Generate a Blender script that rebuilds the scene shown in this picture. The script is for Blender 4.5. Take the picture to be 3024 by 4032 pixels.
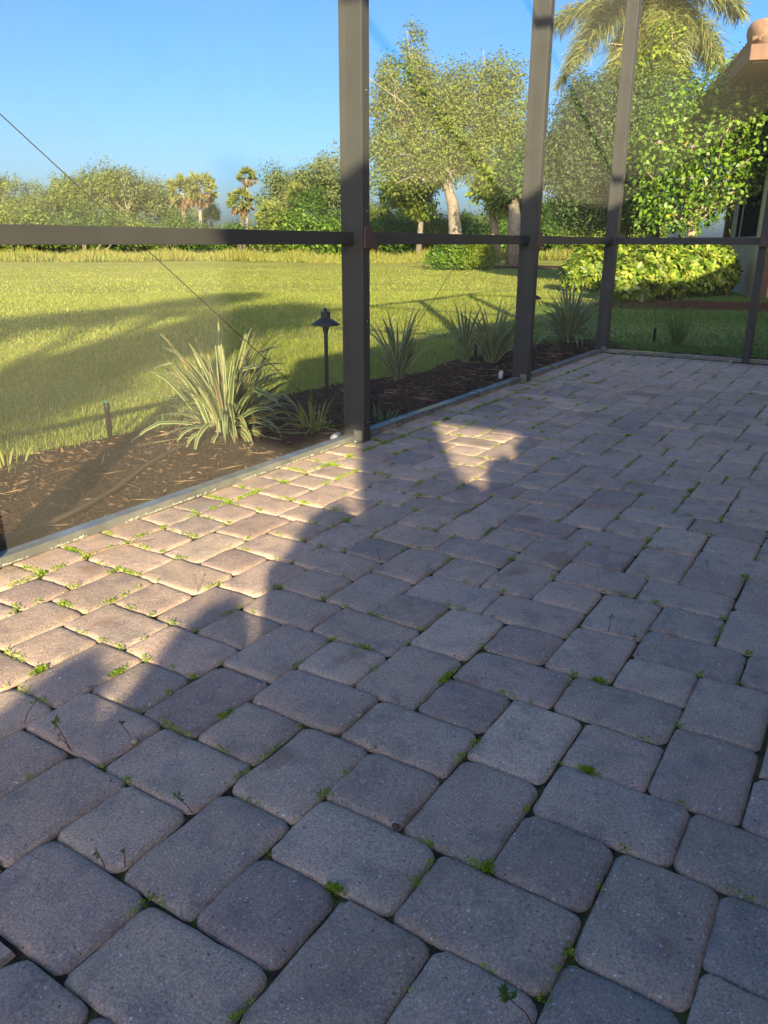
import bpy, bmesh, math, random
import numpy as np
from mathutils import Vector, Matrix

for o in list(bpy.data.objects):
    bpy.data.objects.remove(o)
scn = bpy.context.scene
col = scn.collection
rng = np.random.default_rng(7)
random.seed(7)
R = math.radians

# ------------------------------------------------------------------ camera
U = 0.0762                                   # three inches: the paver module
CAM = np.array([-39.268 * U, -26.745 * U, 11.594 * U])
FPX, PITCH, ROLL, YAW = 3052.5, 0.3348, -0.0032, 1.0057
cam_d = bpy.data.cameras.new('camera')
cam = bpy.data.objects.new('camera', cam_d)
col.objects.link(cam)
cam_d.sensor_fit = 'VERTICAL'
cam_d.sensor_height = 36.0
cam_d.lens = 36.0 * FPX / 4032.0
cam_d.clip_start, cam_d.clip_end = 0.02, 2000.0
HEAD = math.pi / 2 - YAW                     # heading, from +X towards +Y
cam.location = CAM
cam.matrix_world = (Matrix.Translation(CAM) @ Matrix.Rotation(HEAD - math.pi / 2, 4, 'Z')
                    @ Matrix.Rotation(math.pi / 2 - PITCH, 4, 'X') @ Matrix.Rotation(-ROLL, 4, 'Z'))
scn.camera = cam

# ------------------------------------------------------------------ sky, sun, exposure
SUN_AZ, SUN_EL = R(34.7), R(19.0)            # direction the light travels, from +X
world = bpy.data.worlds.new('World')
scn.world = world
world.use_nodes = True
wn = world.node_tree
bg = wn.nodes['Background']
sky = wn.nodes.new('ShaderNodeTexSky')
sky.sky_type = 'NISHITA'
sky.sun_disc = False
sky.sun_elevation = SUN_EL
sky.sun_rotation = R(90.0) - (SUN_AZ + math.pi)
sky.air_density, sky.dust_density, sky.ozone_density = 0.75, 2.9, 3.0
grade = wn.nodes.new('ShaderNodeHueSaturation')
grade.inputs['Saturation'].default_value = 1.32
wn.links.new(sky.outputs[0], grade.inputs['Color'])
wn.links.new(grade.outputs[0], bg.inputs[0])
bg.inputs[1].default_value = 0.11
sun_d = bpy.data.lights.new('sun', 'SUN')
sun_d.energy, sun_d.angle, sun_d.color = 5.0, R(0.53), (1.0, 0.88, 0.56)
sun = bpy.data.objects.new('sun', sun_d)
col.objects.link(sun)
ld = Vector((math.cos(SUN_AZ) * math.cos(SUN_EL), math.sin(SUN_AZ) * math.cos(SUN_EL), -math.sin(SUN_EL)))
sun.rotation_euler = ld.to_track_quat('-Z', 'Y').to_euler()
scn.view_settings.view_transform = 'Standard'
scn.view_settings.look = 'None'
scn.view_settings.gamma = 1.0
scn.view_settings.exposure = 1.4
scn.render.engine = 'CYCLES'
scn.cycles.transparent_max_bounces = 24
scn.cycles.max_bounces = 8

# ------------------------------------------------------------------ helpers
def px_ray(x, y):
    u, v = (x - 1512) / FPX, (y - 2016) / FPX
    c, s = math.cos(ROLL), math.sin(ROLL)
    X, up = c * u + s * v, -(-s * u + c * v)
    Yf = math.cos(PITCH) + up * math.sin(PITCH)
    Z = -math.sin(PITCH) + up * math.cos(PITCH)
    return np.array([X * math.cos(YAW) + Yf * math.sin(YAW), -(X * math.sin(YAW) - Yf * math.cos(YAW)), Z])

def ground_at(x, y, z=0.0):
    d = px_ray(x, y)
    return CAM + d * (z - CAM[2]) / d[2]

def at(x, y, D):
    """the point seen towards (x, y) at horizontal distance D from the camera"""
    d = px_ray(x, y)
    return CAM + d * D / math.hypot(d[0], d[1])

def sunpt(w, hz, d):
    a, t = SUN_AZ, math.tan(SUN_EL)
    return np.array([d * math.cos(a) + w * math.sin(a), d * math.sin(a) - w * math.cos(a), hz - d * t])

ORD = ['first', 'second', 'third', 'fourth', 'fifth', 'sixth', 'seventh', 'eighth', 'ninth', 'tenth', 'eleventh', 'twelfth', 'thirteenth', 'fourteenth', 'fifteenth', 'sixteenth', 'seventeenth', 'eighteenth', 'nineteenth', 'twentieth']

def link(o, parent=None):
    col.objects.link(o)
    if parent is not None:
        o.parent = parent
    return o

def tag(o, label=None, cat=None, group=None, kind=None):
    if label: o['label'] = label
    if cat: o['category'] = cat
    if group: o['group'] = group
    if kind: o['kind'] = kind
    return o

def empty(name, loc=(0, 0, 0), label=None, cat=None, group=None, parent=None):
    o = bpy.data.objects.new(name, None)
    o.empty_display_size = 0.1
    o.location = tuple(loc)
    link(o, parent)
    return tag(o, label, cat, group)

def np_mesh(name, V, F, mat=None, smooth=False, uv=None):
    V = np.ascontiguousarray(V, dtype=np.float32)
    F = np.ascontiguousarray(F, dtype=np.int32)
    me = bpy.data.meshes.new(name)
    me.vertices.add(len(V)); me.vertices.foreach_set('co', V.ravel())
    me.loops.add(F.size); me.loops.foreach_set('vertex_index', F.ravel())
    me.polygons.add(len(F))
    me.polygons.foreach_set('loop_start', np.arange(len(F), dtype=np.int32) * F.shape[1])
    me.update(calc_edges=True)
    if smooth:
        me.polygons.foreach_set('use_smooth', np.ones(len(F), dtype=bool))
    if uv is not None:
        l = me.uv_layers.new(name='UVMap')
        l.data.foreach_set('uv', np.ascontiguousarray(uv, dtype=np.float32)[F.ravel()].ravel())
    if mat: me.materials.append(mat)
    return me

class MB:
    """collects vertices and faces for ONE mesh"""
    def __init__(s): s.v, s.f = [], []
    def add(s, V, F):
        b = len(s.v)
        s.v += [tuple(map(float, p)) for p in V]
        s.f += [tuple(int(i) + b for i in f) for f in F]
        return s
    def box(s, x0, x1, y0, y1, z0, z1):
        return s.add([(x0,y0,z0),(x1,y0,z0),(x1,y1,z0),(x0,y1,z0),(x0,y0,z1),(x1,y0,z1),(x1,y1,z1),(x0,y1,z1)],
                     [(3,2,1,0),(4,5,6,7),(0,1,5,4),(1,2,6,5),(2,3,7,6),(3,0,4,7)])
    def tube(s, pts, rad, n=8, cap=True):
        pts = [np.asarray(p, float) for p in pts]
        rad = [rad] * len(pts) if np.isscalar(rad) else rad
        V, F = [], []
        ref = np.array([0.31, 0.17, 0.93])
        for i, p in enumerate(pts):
            t = pts[min(i + 1, len(pts) - 1)] - pts[max(i - 1, 0)]
            t = t / (np.linalg.norm(t) + 1e-9)
            r = ref if abs(t @ ref) < 0.95 * np.linalg.norm(ref) else np.array([1.0, 0, 0])
            a = np.cross(t, r); a /= np.linalg.norm(a); b = np.cross(t, a)
            for k in range(n):
                an = 2 * math.pi * k / n
                V.append(p + rad[i] * (a * math.cos(an) + b * math.sin(an)))
        for i in range(len(pts) - 1):
            for k in range(n):
                F.append((i*n + k, (i+1)*n + k, (i+1)*n + (k+1) % n, i*n + (k+1) % n))
        if cap:
            F.append(tuple(range(n))); F.append(tuple((len(pts)-1)*n + k for k in reversed(range(n))))
        return s.add(V, F)
    def lathe(s, prof, c=(0, 0, 0), n=20):
        V, F = [], []
        for r, z in prof:
            for k in range(n):
                an = 2 * math.pi * k / n
                V.append((c[0] + r * math.cos(an), c[1] + r * math.sin(an), c[2] + z))
        for i in range(len(prof) - 1):
            for k in range(n):
                F.append((i*n + k, i*n + (k+1) % n, (i+1)*n + (k+1) % n, (i+1)*n + k))
        F.append(tuple(reversed(range(n)))); F.append(tuple((len(prof)-1)*n + k for k in range(n)))
        return s.add(V, F)
    def mesh(s, name, mat=None, smooth=False, bevel=0.0):
        me = bpy.data.meshes.new(name)
        me.from_pydata(s.v, [], s.f)
        if bevel > 0:
            bm = bmesh.new(); bm.from_mesh(me)
            bmesh.ops.bevel(bm, geom=bm.edges[:], offset=bevel, segments=2, affect='EDGES', profile=0.6)
            bm.to_mesh(me); bm.free()
        bm = bmesh.new(); bm.from_mesh(me)
        bmesh.ops.recalc_face_normals(bm, faces=bm.faces); bm.to_mesh(me); bm.free()
        if smooth:
            for p in me.polygons: p.use_smooth = True
        if mat: me.materials.append(mat)
        me.update()
        return me
    def build(s, name, mat, parent=None, smooth=False, bevel=0.0, loc=None):
        o = bpy.data.objects.new(name, s.mesh(name, mat, smooth, bevel))
        if loc is not None: o.location = tuple(loc)
        return link(o, parent)

def copy_tree(o, parent=None):
    c = o.copy(); link(c, parent)
    for ch in list(o.children):
        copy_tree(ch, c)
    return c

# ------------------------------------------------------------------ materials
def new_mat(name):
    m = bpy.data.materials.new(name); m.use_nodes = True
    nt = m.node_tree
    b = nt.nodes['Principled BSDF']
    b.inputs['Specular IOR Level'].default_value = 0.3
    return m, nt, b

def N(nt, t, **kw):
    n = nt.nodes.new(t)
    for k, v in kw.items():
        if k.startswith('i_'): n.inputs[k[2:].replace('_', ' ')].default_value = v
        else: setattr(n, k, v)
    return n

def noise(nt, vec, scale, detail=4.0, rough=0.6):
    n = N(nt, 'ShaderNodeTexNoise'); n.inputs['Scale'].default_value = scale
    n.inputs['Detail'].default_value = detail; n.inputs['Roughness'].default_value = rough
    if vec is not None: nt.links.new(vec, n.inputs['Vector'])
    return n.outputs['Fac']

def ramp(nt, fac, stops):
    r = N(nt, 'ShaderNodeValToRGB')
    e = r.color_ramp.elements
    while len(e) < len(stops): e.new(0.5)
    for q, (p, c) in zip(e, stops):
        q.position = p; q.color = (*c, 1) if len(c) == 3 else c
    nt.links.new(fac, r.inputs[0])
    return r.outputs[0]

def mix(nt, fac, a, b, mode='MIX'):
    m = N(nt, 'ShaderNodeMix', data_type='RGBA', blend_type=mode)
    for sock, v in ((0, fac), (6, a), (7, b)):
        if isinstance(v, (int, float)): m.inputs[sock].default_value = v
        elif isinstance(v, tuple): m.inputs[sock].default_value = (*v, 1)
        else: nt.links.new(v, m.inputs[sock])
    return m.outputs[2]

def math_n(nt, op, a, b=0.0):
    m = N(nt, 'ShaderNodeMath', operation=op)
    for i, v in enumerate((a, b)):
        if isinstance(v, (int, float)): m.inputs[i].default_value = v
        else: nt.links.new(v, m.inputs[i])
    return m.outputs[0]

def bump(nt, b, h, strength, dist):
    n = N(nt, 'ShaderNodeBump'); n.inputs['Strength'].default_value = strength
    n.inputs['Distance'].default_value = dist
    nt.links.new(h, n.inputs['Height']); nt.links.new(n.outputs[0], b.inputs['Normal'])

def pos(nt): return N(nt, 'ShaderNodeNewGeometry').outputs['Position']

def m_paver():
    m, nt, b = new_mat('tumbled_concrete_paver')
    p = pos(nt); oi = N(nt, 'ShaderNodeObjectInfo').outputs['Random']
    base = ramp(nt, oi, [(0.0, (0.375, 0.273, 0.212)), (0.14, (0.588, 0.423, 0.311)), (0.28, (0.463, 0.342, 0.279)), (0.42, (0.551, 0.376, 0.290)),
                         (0.56, (0.426, 0.330, 0.279)), (0.70, (0.626, 0.463, 0.344)), (0.85, (0.475, 0.324, 0.267)), (1.0, (0.563, 0.434, 0.327))])
    # blended colour clouds of the concrete mix, shifted from paver to paver
    sh = N(nt, 'ShaderNodeVectorMath', operation='ADD'); cmb = N(nt, 'ShaderNodeCombineXYZ')
    for k in range(3): nt.links.new(math_n(nt, 'MULTIPLY', oi, 37.0 + 11 * k), cmb.inputs[k])
    nt.links.new(p, sh.inputs[0]); nt.links.new(cmb.outputs[0], sh.inputs[1]); q = sh.outputs[0]
    base = mix(nt, math_n(nt, 'MULTIPLY', ramp(nt, noise(nt, q, 11.0, 3.0), [(0.42, (0, 0, 0)), (0.66, (1, 1, 1))]), 0.6), base, (0.588, 0.401, 0.301))
    base = mix(nt, math_n(nt, 'MULTIPLY', ramp(nt, noise(nt, q, 16.0, 4.0), [(0.48, (0, 0, 0)), (0.68, (1, 1, 1))]), 0.6), base, (0.270, 0.214, 0.197))
    # dirt film drifting over many pavers
    base = mix(nt, math_n(nt, 'MULTIPLY', ramp(nt, noise(nt, p, 2.6, 5.0, 0.65), [(0.45, (0, 0, 0)), (0.65, (1, 1, 1))]), 0.40), base, (0.275, 0.197, 0.142))
    tone = math_n(nt, 'FRACT', math_n(nt, 'MULTIPLY', oi, 7.31))
    base = mix(nt, 1.0, base, ramp(nt, tone, [(0.0, (0.80, 0.80, 0.82)), (0.5, (1.0, 0.99, 0.98)), (1.0, (1.13, 1.12, 1.10))]), 'MULTIPLY')
    g = noise(nt, p, 260.0, 3.0, 0.8)
    base = mix(nt, 1.0, base, ramp(nt, g, [(0.32, (0.550, 0.550, 0.560)), (0.5, (0.960, 0.960, 0.960)), (0.67, (1.42, 1.42, 1.42))]), 'MULTIPLY')
    wv = N(nt, 'ShaderNodeVectorMath', operation='ADD'); wn_ = N(nt, 'ShaderNodeTexNoise'); wn_.inputs['Scale'].default_value = 180.0; nt.links.new(p, wn_.inputs['Vector'])
    wsc = N(nt, 'ShaderNodeVectorMath', operation='SCALE'); wsc.inputs['Scale'].default_value = 0.010; nt.links.new(wn_.outputs['Color'], wsc.inputs[0])
    nt.links.new(p, wv.inputs[0]); nt.links.new(wsc.outputs[0], wv.inputs[1]); wob = wv.outputs[0]
    for sc, cut, thr, cc in ((190.0, 0.28, 0.90, (0.800, 0.780, 0.750)), (75.0, 0.16, 0.955, (0.880, 0.860, 0.830)), (170.0, 0.30, 0.945, (0.060, 0.050, 0.050))):
        v = N(nt, 'ShaderNodeTexVoronoi'); v.inputs['Scale'].default_value = sc; v.inputs['Randomness'].default_value = 1.0; nt.links.new(wob, v.inputs['Vector'])
        f_ = math_n(nt, 'MULTIPLY', math_n(nt, 'LESS_THAN', v.outputs['Distance'], cut), math_n(nt, 'GREATER_THAN', N_sep(nt, v.outputs['Color']), thr))
        base = mix(nt, math_n(nt, 'MULTIPLY', f_, 0.8), base, cc)
    st = ramp(nt, noise(nt, p, 5.0, 6.0, 0.55), [(0.62, (0, 0, 0)), (0.67, (1, 1, 1))])
    base = mix(nt, math_n(nt, 'MULTIPLY', st, 0.45), base, (0.275, 0.133, 0.071))
    nt.links.new(base, b.inputs['Base Color'])
    b.inputs['Roughness'].default_value = 0.62; b.inputs['Specular IOR Level'].default_value = 0.5
    h = math_n(nt, 'ADD', g, math_n(nt, 'MULTIPLY', noise(nt, p, 70.0, 4.0, 0.7), 1.6))
    bump(nt, b, h, 0.5, 0.004)
    return m

def N_sep(nt, c):
    s = N(nt, 'ShaderNodeSeparateColor'); nt.links.new(c, s.inputs[0]); return s.outputs[0]

def m_noise(name, stops, scale, rough=0.9, bscale=None, bstr=0.5, bdist=0.01, spec=0.3, detail=5.0):
    m, nt, b = new_mat(name); p = pos(nt)
    nt.links.new(ramp(nt, noise(nt, p, scale, detail), stops), b.inputs['Base Color'])
    b.inputs['Roughness'].default_value = rough; b.inputs['Specular IOR Level'].default_value = spec
    if bscale: bump(nt, b, noise(nt, p, bscale, 4.0), bstr, bdist)
    return m

def m_leaf(name, cols, trans=0.35, rough=0.55, spec=0.35):
    """leaf colour varies from leaf to leaf"""
    m, nt, b = new_mat(name)
    rnd = N(nt, 'ShaderNodeNewGeometry').outputs['Random Per Island']
    n = len(cols)
    c = ramp(nt, rnd, [((i + 0.5) / n, q) for i, q in enumerate(cols)])
    nt.links.new(c, b.inputs['Base Color'])
    b.inputs['Roughness'].default_value = rough; b.inputs['Specular IOR Level'].default_value = spec
    tr = N(nt, 'ShaderNodeBsdfTranslucent')
    nt.links.new(mix(nt, 1.0, c, (1.25, 1.3, 0.75), 'MULTIPLY'), tr.inputs[0])
    mx = N(nt, 'ShaderNodeMixShader'); mx.inputs[0].default_value = trans
    out = nt.nodes['Material Output']
    nt.links.new(b.outputs[0], mx.inputs[1]); nt.links.new(tr.outputs[0], mx.inputs[2]); nt.links.new(mx.outputs[0], out.inputs[0])
    return m

def m_plain(name, c, rough=0.6, spec=0.3, metal=0.0, var=0.12, scale=30.0):
    m, nt, b = new_mat(name)
    lo = tuple(x * (1 - var) for x in c); hi = tuple(min(1, x * (1 + var)) for x in c)
    nt.links.new(ramp(nt, noise(nt, pos(nt), scale, 5.0), [(0.3, lo), (0.7, hi)]), b.inputs['Base Color'])
    b.inputs['Roughness'].default_value = rough; b.inputs['Specular IOR Level'].default_value = spec
    b.inputs['Metallic'].default_value = metal
    return m

def m_screen(name, cover):
    """fine fibreglass insect mesh: charcoal threads, the rest is open"""
    m, nt, b = new_mat(name)
    nt.nodes.remove(b)
    d = N(nt, 'ShaderNodeBsdfDiffuse'); d.inputs[0].default_value = (0.20, 0.185, 0.165, 1)
    t = N(nt, 'ShaderNodeBsdfTransparent')
    mx = N(nt, 'ShaderNodeMixShader')
    dust = noise(nt, pos(nt), 2.2, 4.0)
    nt.links.new(ramp(nt, dust, [(0.3, (cover * 0.85,) * 3), (0.7, (cover * 1.2,) * 3)]), mx.inputs[0])
    nt.links.new(t.outputs[0], mx.inputs[1]); nt.links.new(d.outputs[0], mx.inputs[2])
    nt.links.new(mx.outputs[0], nt.nodes['Material Output'].inputs[0])
    return m

def m_strap():
    """variegated strap leaf: green middle, cream margins"""
    m, nt, b = new_mat('variegated_strap_leaf')
    uvn = N(nt, 'ShaderNodeUVMap'); sx = N(nt, 'ShaderNodeSeparateXYZ'); nt.links.new(uvn.outputs[0], sx.inputs[0])
    e = math_n(nt, 'ABSOLUTE', math_n(nt, 'SUBTRACT', sx.outputs[0], 0.5))
    rnd = N(nt, 'ShaderNodeNewGeometry').outputs['Random Per Island']
    green = ramp(nt, rnd, [(0.1, (0.08, 0.15, 0.035)), (0.5, (0.13, 0.20, 0.05)), (0.8, (0.18, 0.23, 0.06)), (0.95, (0.30, 0.17, 0.05))])
    c = mix(nt, math_n(nt, 'MULTIPLY', math_n(nt, 'GREATER_THAN', e, 0.27), 0.85), green, (0.52, 0.53, 0.28))
    tipc = mix(nt, math_n(nt, 'GREATER_THAN', math_n(nt, 'ADD', sx.outputs[1], math_n(nt, 'MULTIPLY', rnd, 0.12)), 1.04), c, (0.26, 0.10, 0.05))
    nt.links.new(tipc, b.inputs['Base Color']); b.inputs['Roughness'].default_value = 0.45
    tr = N(nt, 'ShaderNodeBsdfTranslucent'); nt.links.new(tipc, tr.inputs[0])
    mx = N(nt, 'ShaderNodeMixShader'); mx.inputs[0].default_value = 0.25
    nt.links.new(b.outputs[0], mx.inputs[1]); nt.links.new(tr.outputs[0], mx.inputs[2])
    nt.links.new(mx.outputs[0], nt.nodes['Material Output'].inputs[0])
    return m

def m_lawn():
    m, nt, b = new_mat('lawn_turf'); p = pos(nt)
    c = ramp(nt, noise(nt, p, 0.30, 7.0, 0.7), [(0.30, (0.21, 0.25, 0.045)), (0.45, (0.32, 0.33, 0.07)), (0.58, (0.42, 0.40, 0.10)), (0.72, (0.56, 0.46, 0.21))])
    c = mix(nt, 0.5, c, ramp(nt, noise(nt, p, 30.0, 3.0), [(0.3, (0.12, 0.14, 0.03)), (0.7, (0.42, 0.42, 0.13))]))
    nt.links.new(c, b.inputs['Base Color']); b.inputs['Roughness'].default_value = 1.0
    b.inputs['Specular IOR Level'].default_value = 0.0
    bump(nt, b, noise(nt, p, 40.0, 4.0), 0.6, 0.04)
    return m

def m_metal_base():
    m, nt, b = new_mat('weathered_aluminium_channel'); p = pos(nt)
    c = ramp(nt, noise(nt, p, 14.0, 5.0), [(0.35, (0.15, 0.15, 0.14)), (0.65, (0.23, 0.225, 0.205))])
    nt.links.new(c, b.inputs['Base Color'])
    nt.links.new(ramp(nt, noise(nt, p, 2.3, 2.0), [(0.45, (0.55,) * 3), (0.60, (0.12,) * 3)]), b.inputs['Roughness'])
    b.inputs['Metallic'].default_value = 0.2
    return m

M = dict(
    paver=m_paver(),
    joint=m_noise('joint_soil', [(0.3, (0.028, 0.022, 0.015)), (0.47, (0.085, 0.065, 0.045)), (0.56, (0.10, 0.11, 0.03)), (0.68, (0.16, 0.125, 0.09))], 38.0, 1.0, 120.0, 0.8, 0.01, 0.0),
    lawn=m_lawn(),
    mulch=m_noise('bark_mulch', [(0.25, (0.02, 0.0115, 0.008)), (0.5, (0.06, 0.034, 0.023)), (0.75, (0.115, 0.066, 0.044))], 45.0, 1.0, 60.0, 1.0, 0.02, 0.05),
    chip=m_leaf('mulch_chip', [(0.045, 0.025, 0.016), (0.08, 0.045, 0.03), (0.12, 0.068, 0.043), (0.16, 0.095, 0.058), (0.06, 0.034, 0.023), (0.24, 0.15, 0.09)], 0.0, 0.9, 0.1),
    bronze=m_plain('dark_bronze_paint', (0.054, 0.053, 0.051), 0.5, 0.3, 0.0, 0.10, 8.0),
    bracket=m_plain('brown_bracket_paint', (0.085, 0.055, 0.048), 0.5, 0.35, 0.0, 0.1),
    base=m_metal_base(),
    crust=m_plain('salt_crust', (0.52, 0.50, 0.43), 0.95, 0.1, 0.0, 0.25, 60.0),
    screw=m_plain('screw_steel', (0.34, 0.30, 0.27), 0.35, 0.5, 0.7, 0.2, 200.0),
    cable=m_plain('black_brace_cable', (0.02, 0.018, 0.016), 0.6, 0.2),
    screen=m_screen('insect_mesh', 0.225),
    screen_low_haze=m_screen('insect_mesh_low_haze', 0.10),  # lower cover puts the weaker haze of the squarer view into the mesh
    strap=m_strap(),
    lamp=m_plain('blue_black_lamp_paint', (0.030, 0.036, 0.048), 0.5, 0.4, 0.0, 0.2),
    hose=m_plain('brown_drip_hose', (0.10, 0.070, 0.050), 0.7, 0.2),
    pvc=m_plain('white_pvc', (0.72, 0.71, 0.68), 0.4, 0.4, 0.0, 0.05),
    black=m_plain('black_plastic', (0.018, 0.018, 0.02), 0.5, 0.3),
    teal=m_plain('teal_cap', (0.03, 0.16, 0.14), 0.5, 0.3),
    stucco=m_noise('cream_stucco', [(0.3, (0.42, 0.37, 0.29)), (0.7, (0.52, 0.46, 0.36))], 6.0, 0.95, 160.0, 0.4, 0.004, 0.1),
    trim=m_plain('brown_timber_trim', (0.15, 0.075, 0.046), 0.6, 0.25, 0.0, 0.2, 14.0),
    tile=m_noise('clay_roof_tile', [(0.3, (0.17, 0.095, 0.065)), (0.7, (0.29, 0.18, 0.125))], 7.0, 0.8, 50.0, 0.3, 0.006, 0.2),
    glass=m_plain('dark_window_glass', (0.010, 0.011, 0.013), 0.6, 0.0, 0.0, 0.1),
    frame=m_plain('grey_window_frame', (0.40, 0.38, 0.35), 0.5, 0.3),
    soil_red=m_noise('red_mulch', [(0.3, (0.05, 0.022, 0.014)), (0.7, (0.16, 0.075, 0.048))], 40.0, 1.0, 50.0, 0.9, 0.02, 0.05),
    bark=m_noise('grey_bark', [(0.3, (0.13, 0.105, 0.080)), (0.7, (0.33, 0.28, 0.22))], 9.0, 0.95, 20.0, 0.9, 0.04, 0.1),
    bark_pale=m_noise('pale_bark', [(0.3, (0.18, 0.15, 0.115)), (0.7, (0.34, 0.29, 0.23))], 6.0, 0.95, 20.0, 0.6, 0.03, 0.1),
    twig=m_plain('pale_twig', (0.36, 0.28, 0.19), 0.8, 0.1, 0.0, 0.3, 20.0),
    blade=m_leaf('grass_blade', [(0.20, 0.27, 0.035), (0.29, 0.34, 0.05), (0.36, 0.38, 0.065), (0.23, 0.30, 0.04), (0.48, 0.42, 0.16), (0.31, 0.35, 0.055)], 0.35, 0.6, 0.25),
    blade_shade=m_leaf('shade_grass_blade', [(0.07, 0.16, 0.035), (0.10, 0.20, 0.045), (0.13, 0.23, 0.045), (0.085, 0.18, 0.04), (0.20, 0.24, 0.07)], 0.35, 0.6, 0.25),  # grass blade colours darkened to paint in shade
    moss=m_leaf('joint_moss', [(0.2, 0.33, 0.015), (0.28, 0.42, 0.025), (0.36, 0.47, 0.035), (0.14, 0.24, 0.015)], 0.3, 0.7, 0.15),
    weed=m_leaf('weed_leaf', [(0.084, 0.168, 0.028), (0.126, 0.210, 0.042), (0.154, 0.182, 0.056)], 0.3),
    stem_red=m_plain('red_stem', (0.20, 0.055, 0.045), 0.6, 0.2),
    reed=m_leaf('field_reed', [(0.24, 0.26, 0.045), (0.3, 0.28, 0.06), (0.2, 0.25, 0.045), (0.38, 0.33, 0.12), (0.3, 0.22, 0.07), (0.19, 0.26, 0.04)], 0.35, 0.8, 0.1),
    olive=m_leaf('olive_foliage', [(0.105, 0.155, 0.026), (0.145, 0.2, 0.034), (0.195, 0.245, 0.046), (0.12, 0.17, 0.028), (0.25, 0.26, 0.065)], 0.3, 0.7, 0.2),
    green=m_leaf('green_foliage', [(0.055, 0.12, 0.018), (0.085, 0.16, 0.024), (0.12, 0.2, 0.03), (0.07, 0.135, 0.02)], 0.35, 0.6, 0.25),
    lime=m_leaf('lime_foliage', [(0.17, 0.24, 0.02), (0.23, 0.3, 0.026), (0.29, 0.33, 0.034), (0.14, 0.21, 0.02)], 0.4, 0.6, 0.25),
    dark=m_leaf('dark_foliage', [(0.04, 0.08, 0.018), (0.06, 0.105, 0.026), (0.085, 0.135, 0.032), (0.11, 0.16, 0.045)], 0.3, 0.5, 0.35),
    grey=m_leaf('grey_green_foliage', [(0.135, 0.175, 0.055), (0.175, 0.215, 0.07), (0.22, 0.25, 0.09), (0.12, 0.16, 0.05)], 0.3, 0.8, 0.15),
    hibiscus=m_leaf('hibiscus_leaf', [(0.11, 0.21, 0.018), (0.16, 0.28, 0.022), (0.22, 0.33, 0.028), (0.075, 0.15, 0.016), (0.055, 0.11, 0.016)], 0.35, 0.42, 0.35),
    yellowleaf=m_leaf('yellow_leaf', [(0.55, 0.36, 0.02), (0.62, 0.42, 0.03)], 0.3, 0.5),
    pink=m_leaf('pink_petal', [(0.55, 0.20, 0.33), (0.66, 0.33, 0.45)], 0.3, 0.6),
    arbor=m_leaf('variegated_hedge_leaf', [(0.28, 0.36, 0.03), (0.40, 0.42, 0.06), (0.16, 0.25, 0.022), (0.08, 0.16, 0.018), (0.46, 0.46, 0.10), (0.11, 0.19, 0.018), (0.07, 0.13, 0.013), (0.22, 0.31, 0.03)], 0.3, 0.4, 0.45),
    frond=m_leaf('palm_frond', [(0.160, 0.192, 0.056), (0.240, 0.248, 0.072), (0.320, 0.304, 0.104), (0.120, 0.160, 0.048)], 0.25, 0.45, 0.4),
    thatch=m_leaf('dead_frond', [(0.24, 0.165, 0.09), (0.30, 0.21, 0.12), (0.19, 0.13, 0.075)], 0.2, 0.9, 0.1),
    fan=m_leaf('fan_palm', [(0.150, 0.195, 0.045), (0.210, 0.240, 0.060), (0.270, 0.270, 0.075)], 0.25, 0.5, 0.3),
    pebble=m_plain('tan_pebble', (0.42, 0.34, 0.22), 0.7, 0.2, 0.0, 0.2, 90.0),
    pebble_brown=m_plain('brown_pebble', (0.13, 0.065, 0.04), 0.6, 0.3, 0.0, 0.2, 90.0),
    straw=m_plain('dry_straw', (0.46, 0.30, 0.15), 0.8, 0.2, 0.0, 0.2, 60.0),
    paleleaf=m_plain('pale_leaf_back', (0.30, 0.36, 0.27), 0.7, 0.2, 0.0, 0.1, 60.0),
)

# ------------------------------------------------------------------ setting: ground
def sheet(name, x0, x1, y0, y1, z, mat, parent=None):
    o = bpy.data.objects.new(name, np_mesh(name, [(x0, y0, z), (x1, y0, z), (x1, y1, z), (x0, y1, z)], [(0, 1, 2, 3)], mat))
    return link(o, parent)

tag(sheet('lawn', -500, 900, -500, 900, -0.045, M['lawn']), 'broad mown lawn running out to the reeds and trees', 'lawn', None, 'structure')

XC, YW = 3.70, 0.0                            # far corner of the enclosure, line of its long wall
patio = empty('patio', (0, 0, 0), 'tumbled grey brown concrete paver patio with mossy joints', 'patio'); patio['kind'] = 'structure'
bed = sheet('joint_sand', -14, XC + 0.03, -12, 0.035, -0.0100, M['joint'], patio)

def hmap(x, y, s, k):
    return (np.sin(x * s + k) * np.cos(y * s * 1.3 + 2 * k) + 0.6 * np.sin(x * s * 2.7 + y * s * 1.9 + k))

def mulch_sheet(name, x0, x1, edge0, edge1, mat, label, n=120, m=22, flip=False):
    """raised bed: starts at the channel (edge0) and ends at a wavy lawn edge"""
    t = np.linspace(x0, x1, n)
    V = []
    for a in t:
        e1 = edge1(a)
        for k in range(m):
            b = edge0 + (e1 - edge0) * k / (m - 1)
            f = math.sin(math.pi * min(1, k / (m - 1) * 1.0))
            z = -0.040 + 0.028 * f + 0.006 * hmap(a, b, 9.0, 1.0) * f + 0.004 * hmap(a, b, 23.0, 2.0) * f
            V.append((a, b, z) if not flip else (b, a, z))
    F = [(i*m + k, (i+1)*m + k, (i+1)*m + k + 1, i*m + k + 1) for i in range(n - 1) for k in range(m - 1)]
    if flip: F = [tuple(reversed(f)) for f in F]
    o = link(bpy.data.objects.new(name, np_mesh(name, V, F, mat, True)))
    return tag(o, label, 'mulch bed', None, 'structure')

def bed_edge(x):
    return 1.22 + 0.09 * math.sin(x * 2.1 + 0.5) + 0.05 * math.sin(x * 5.3) - 0.11 * max(0.0, x) + (0.10 if x < -1 else 0)

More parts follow.
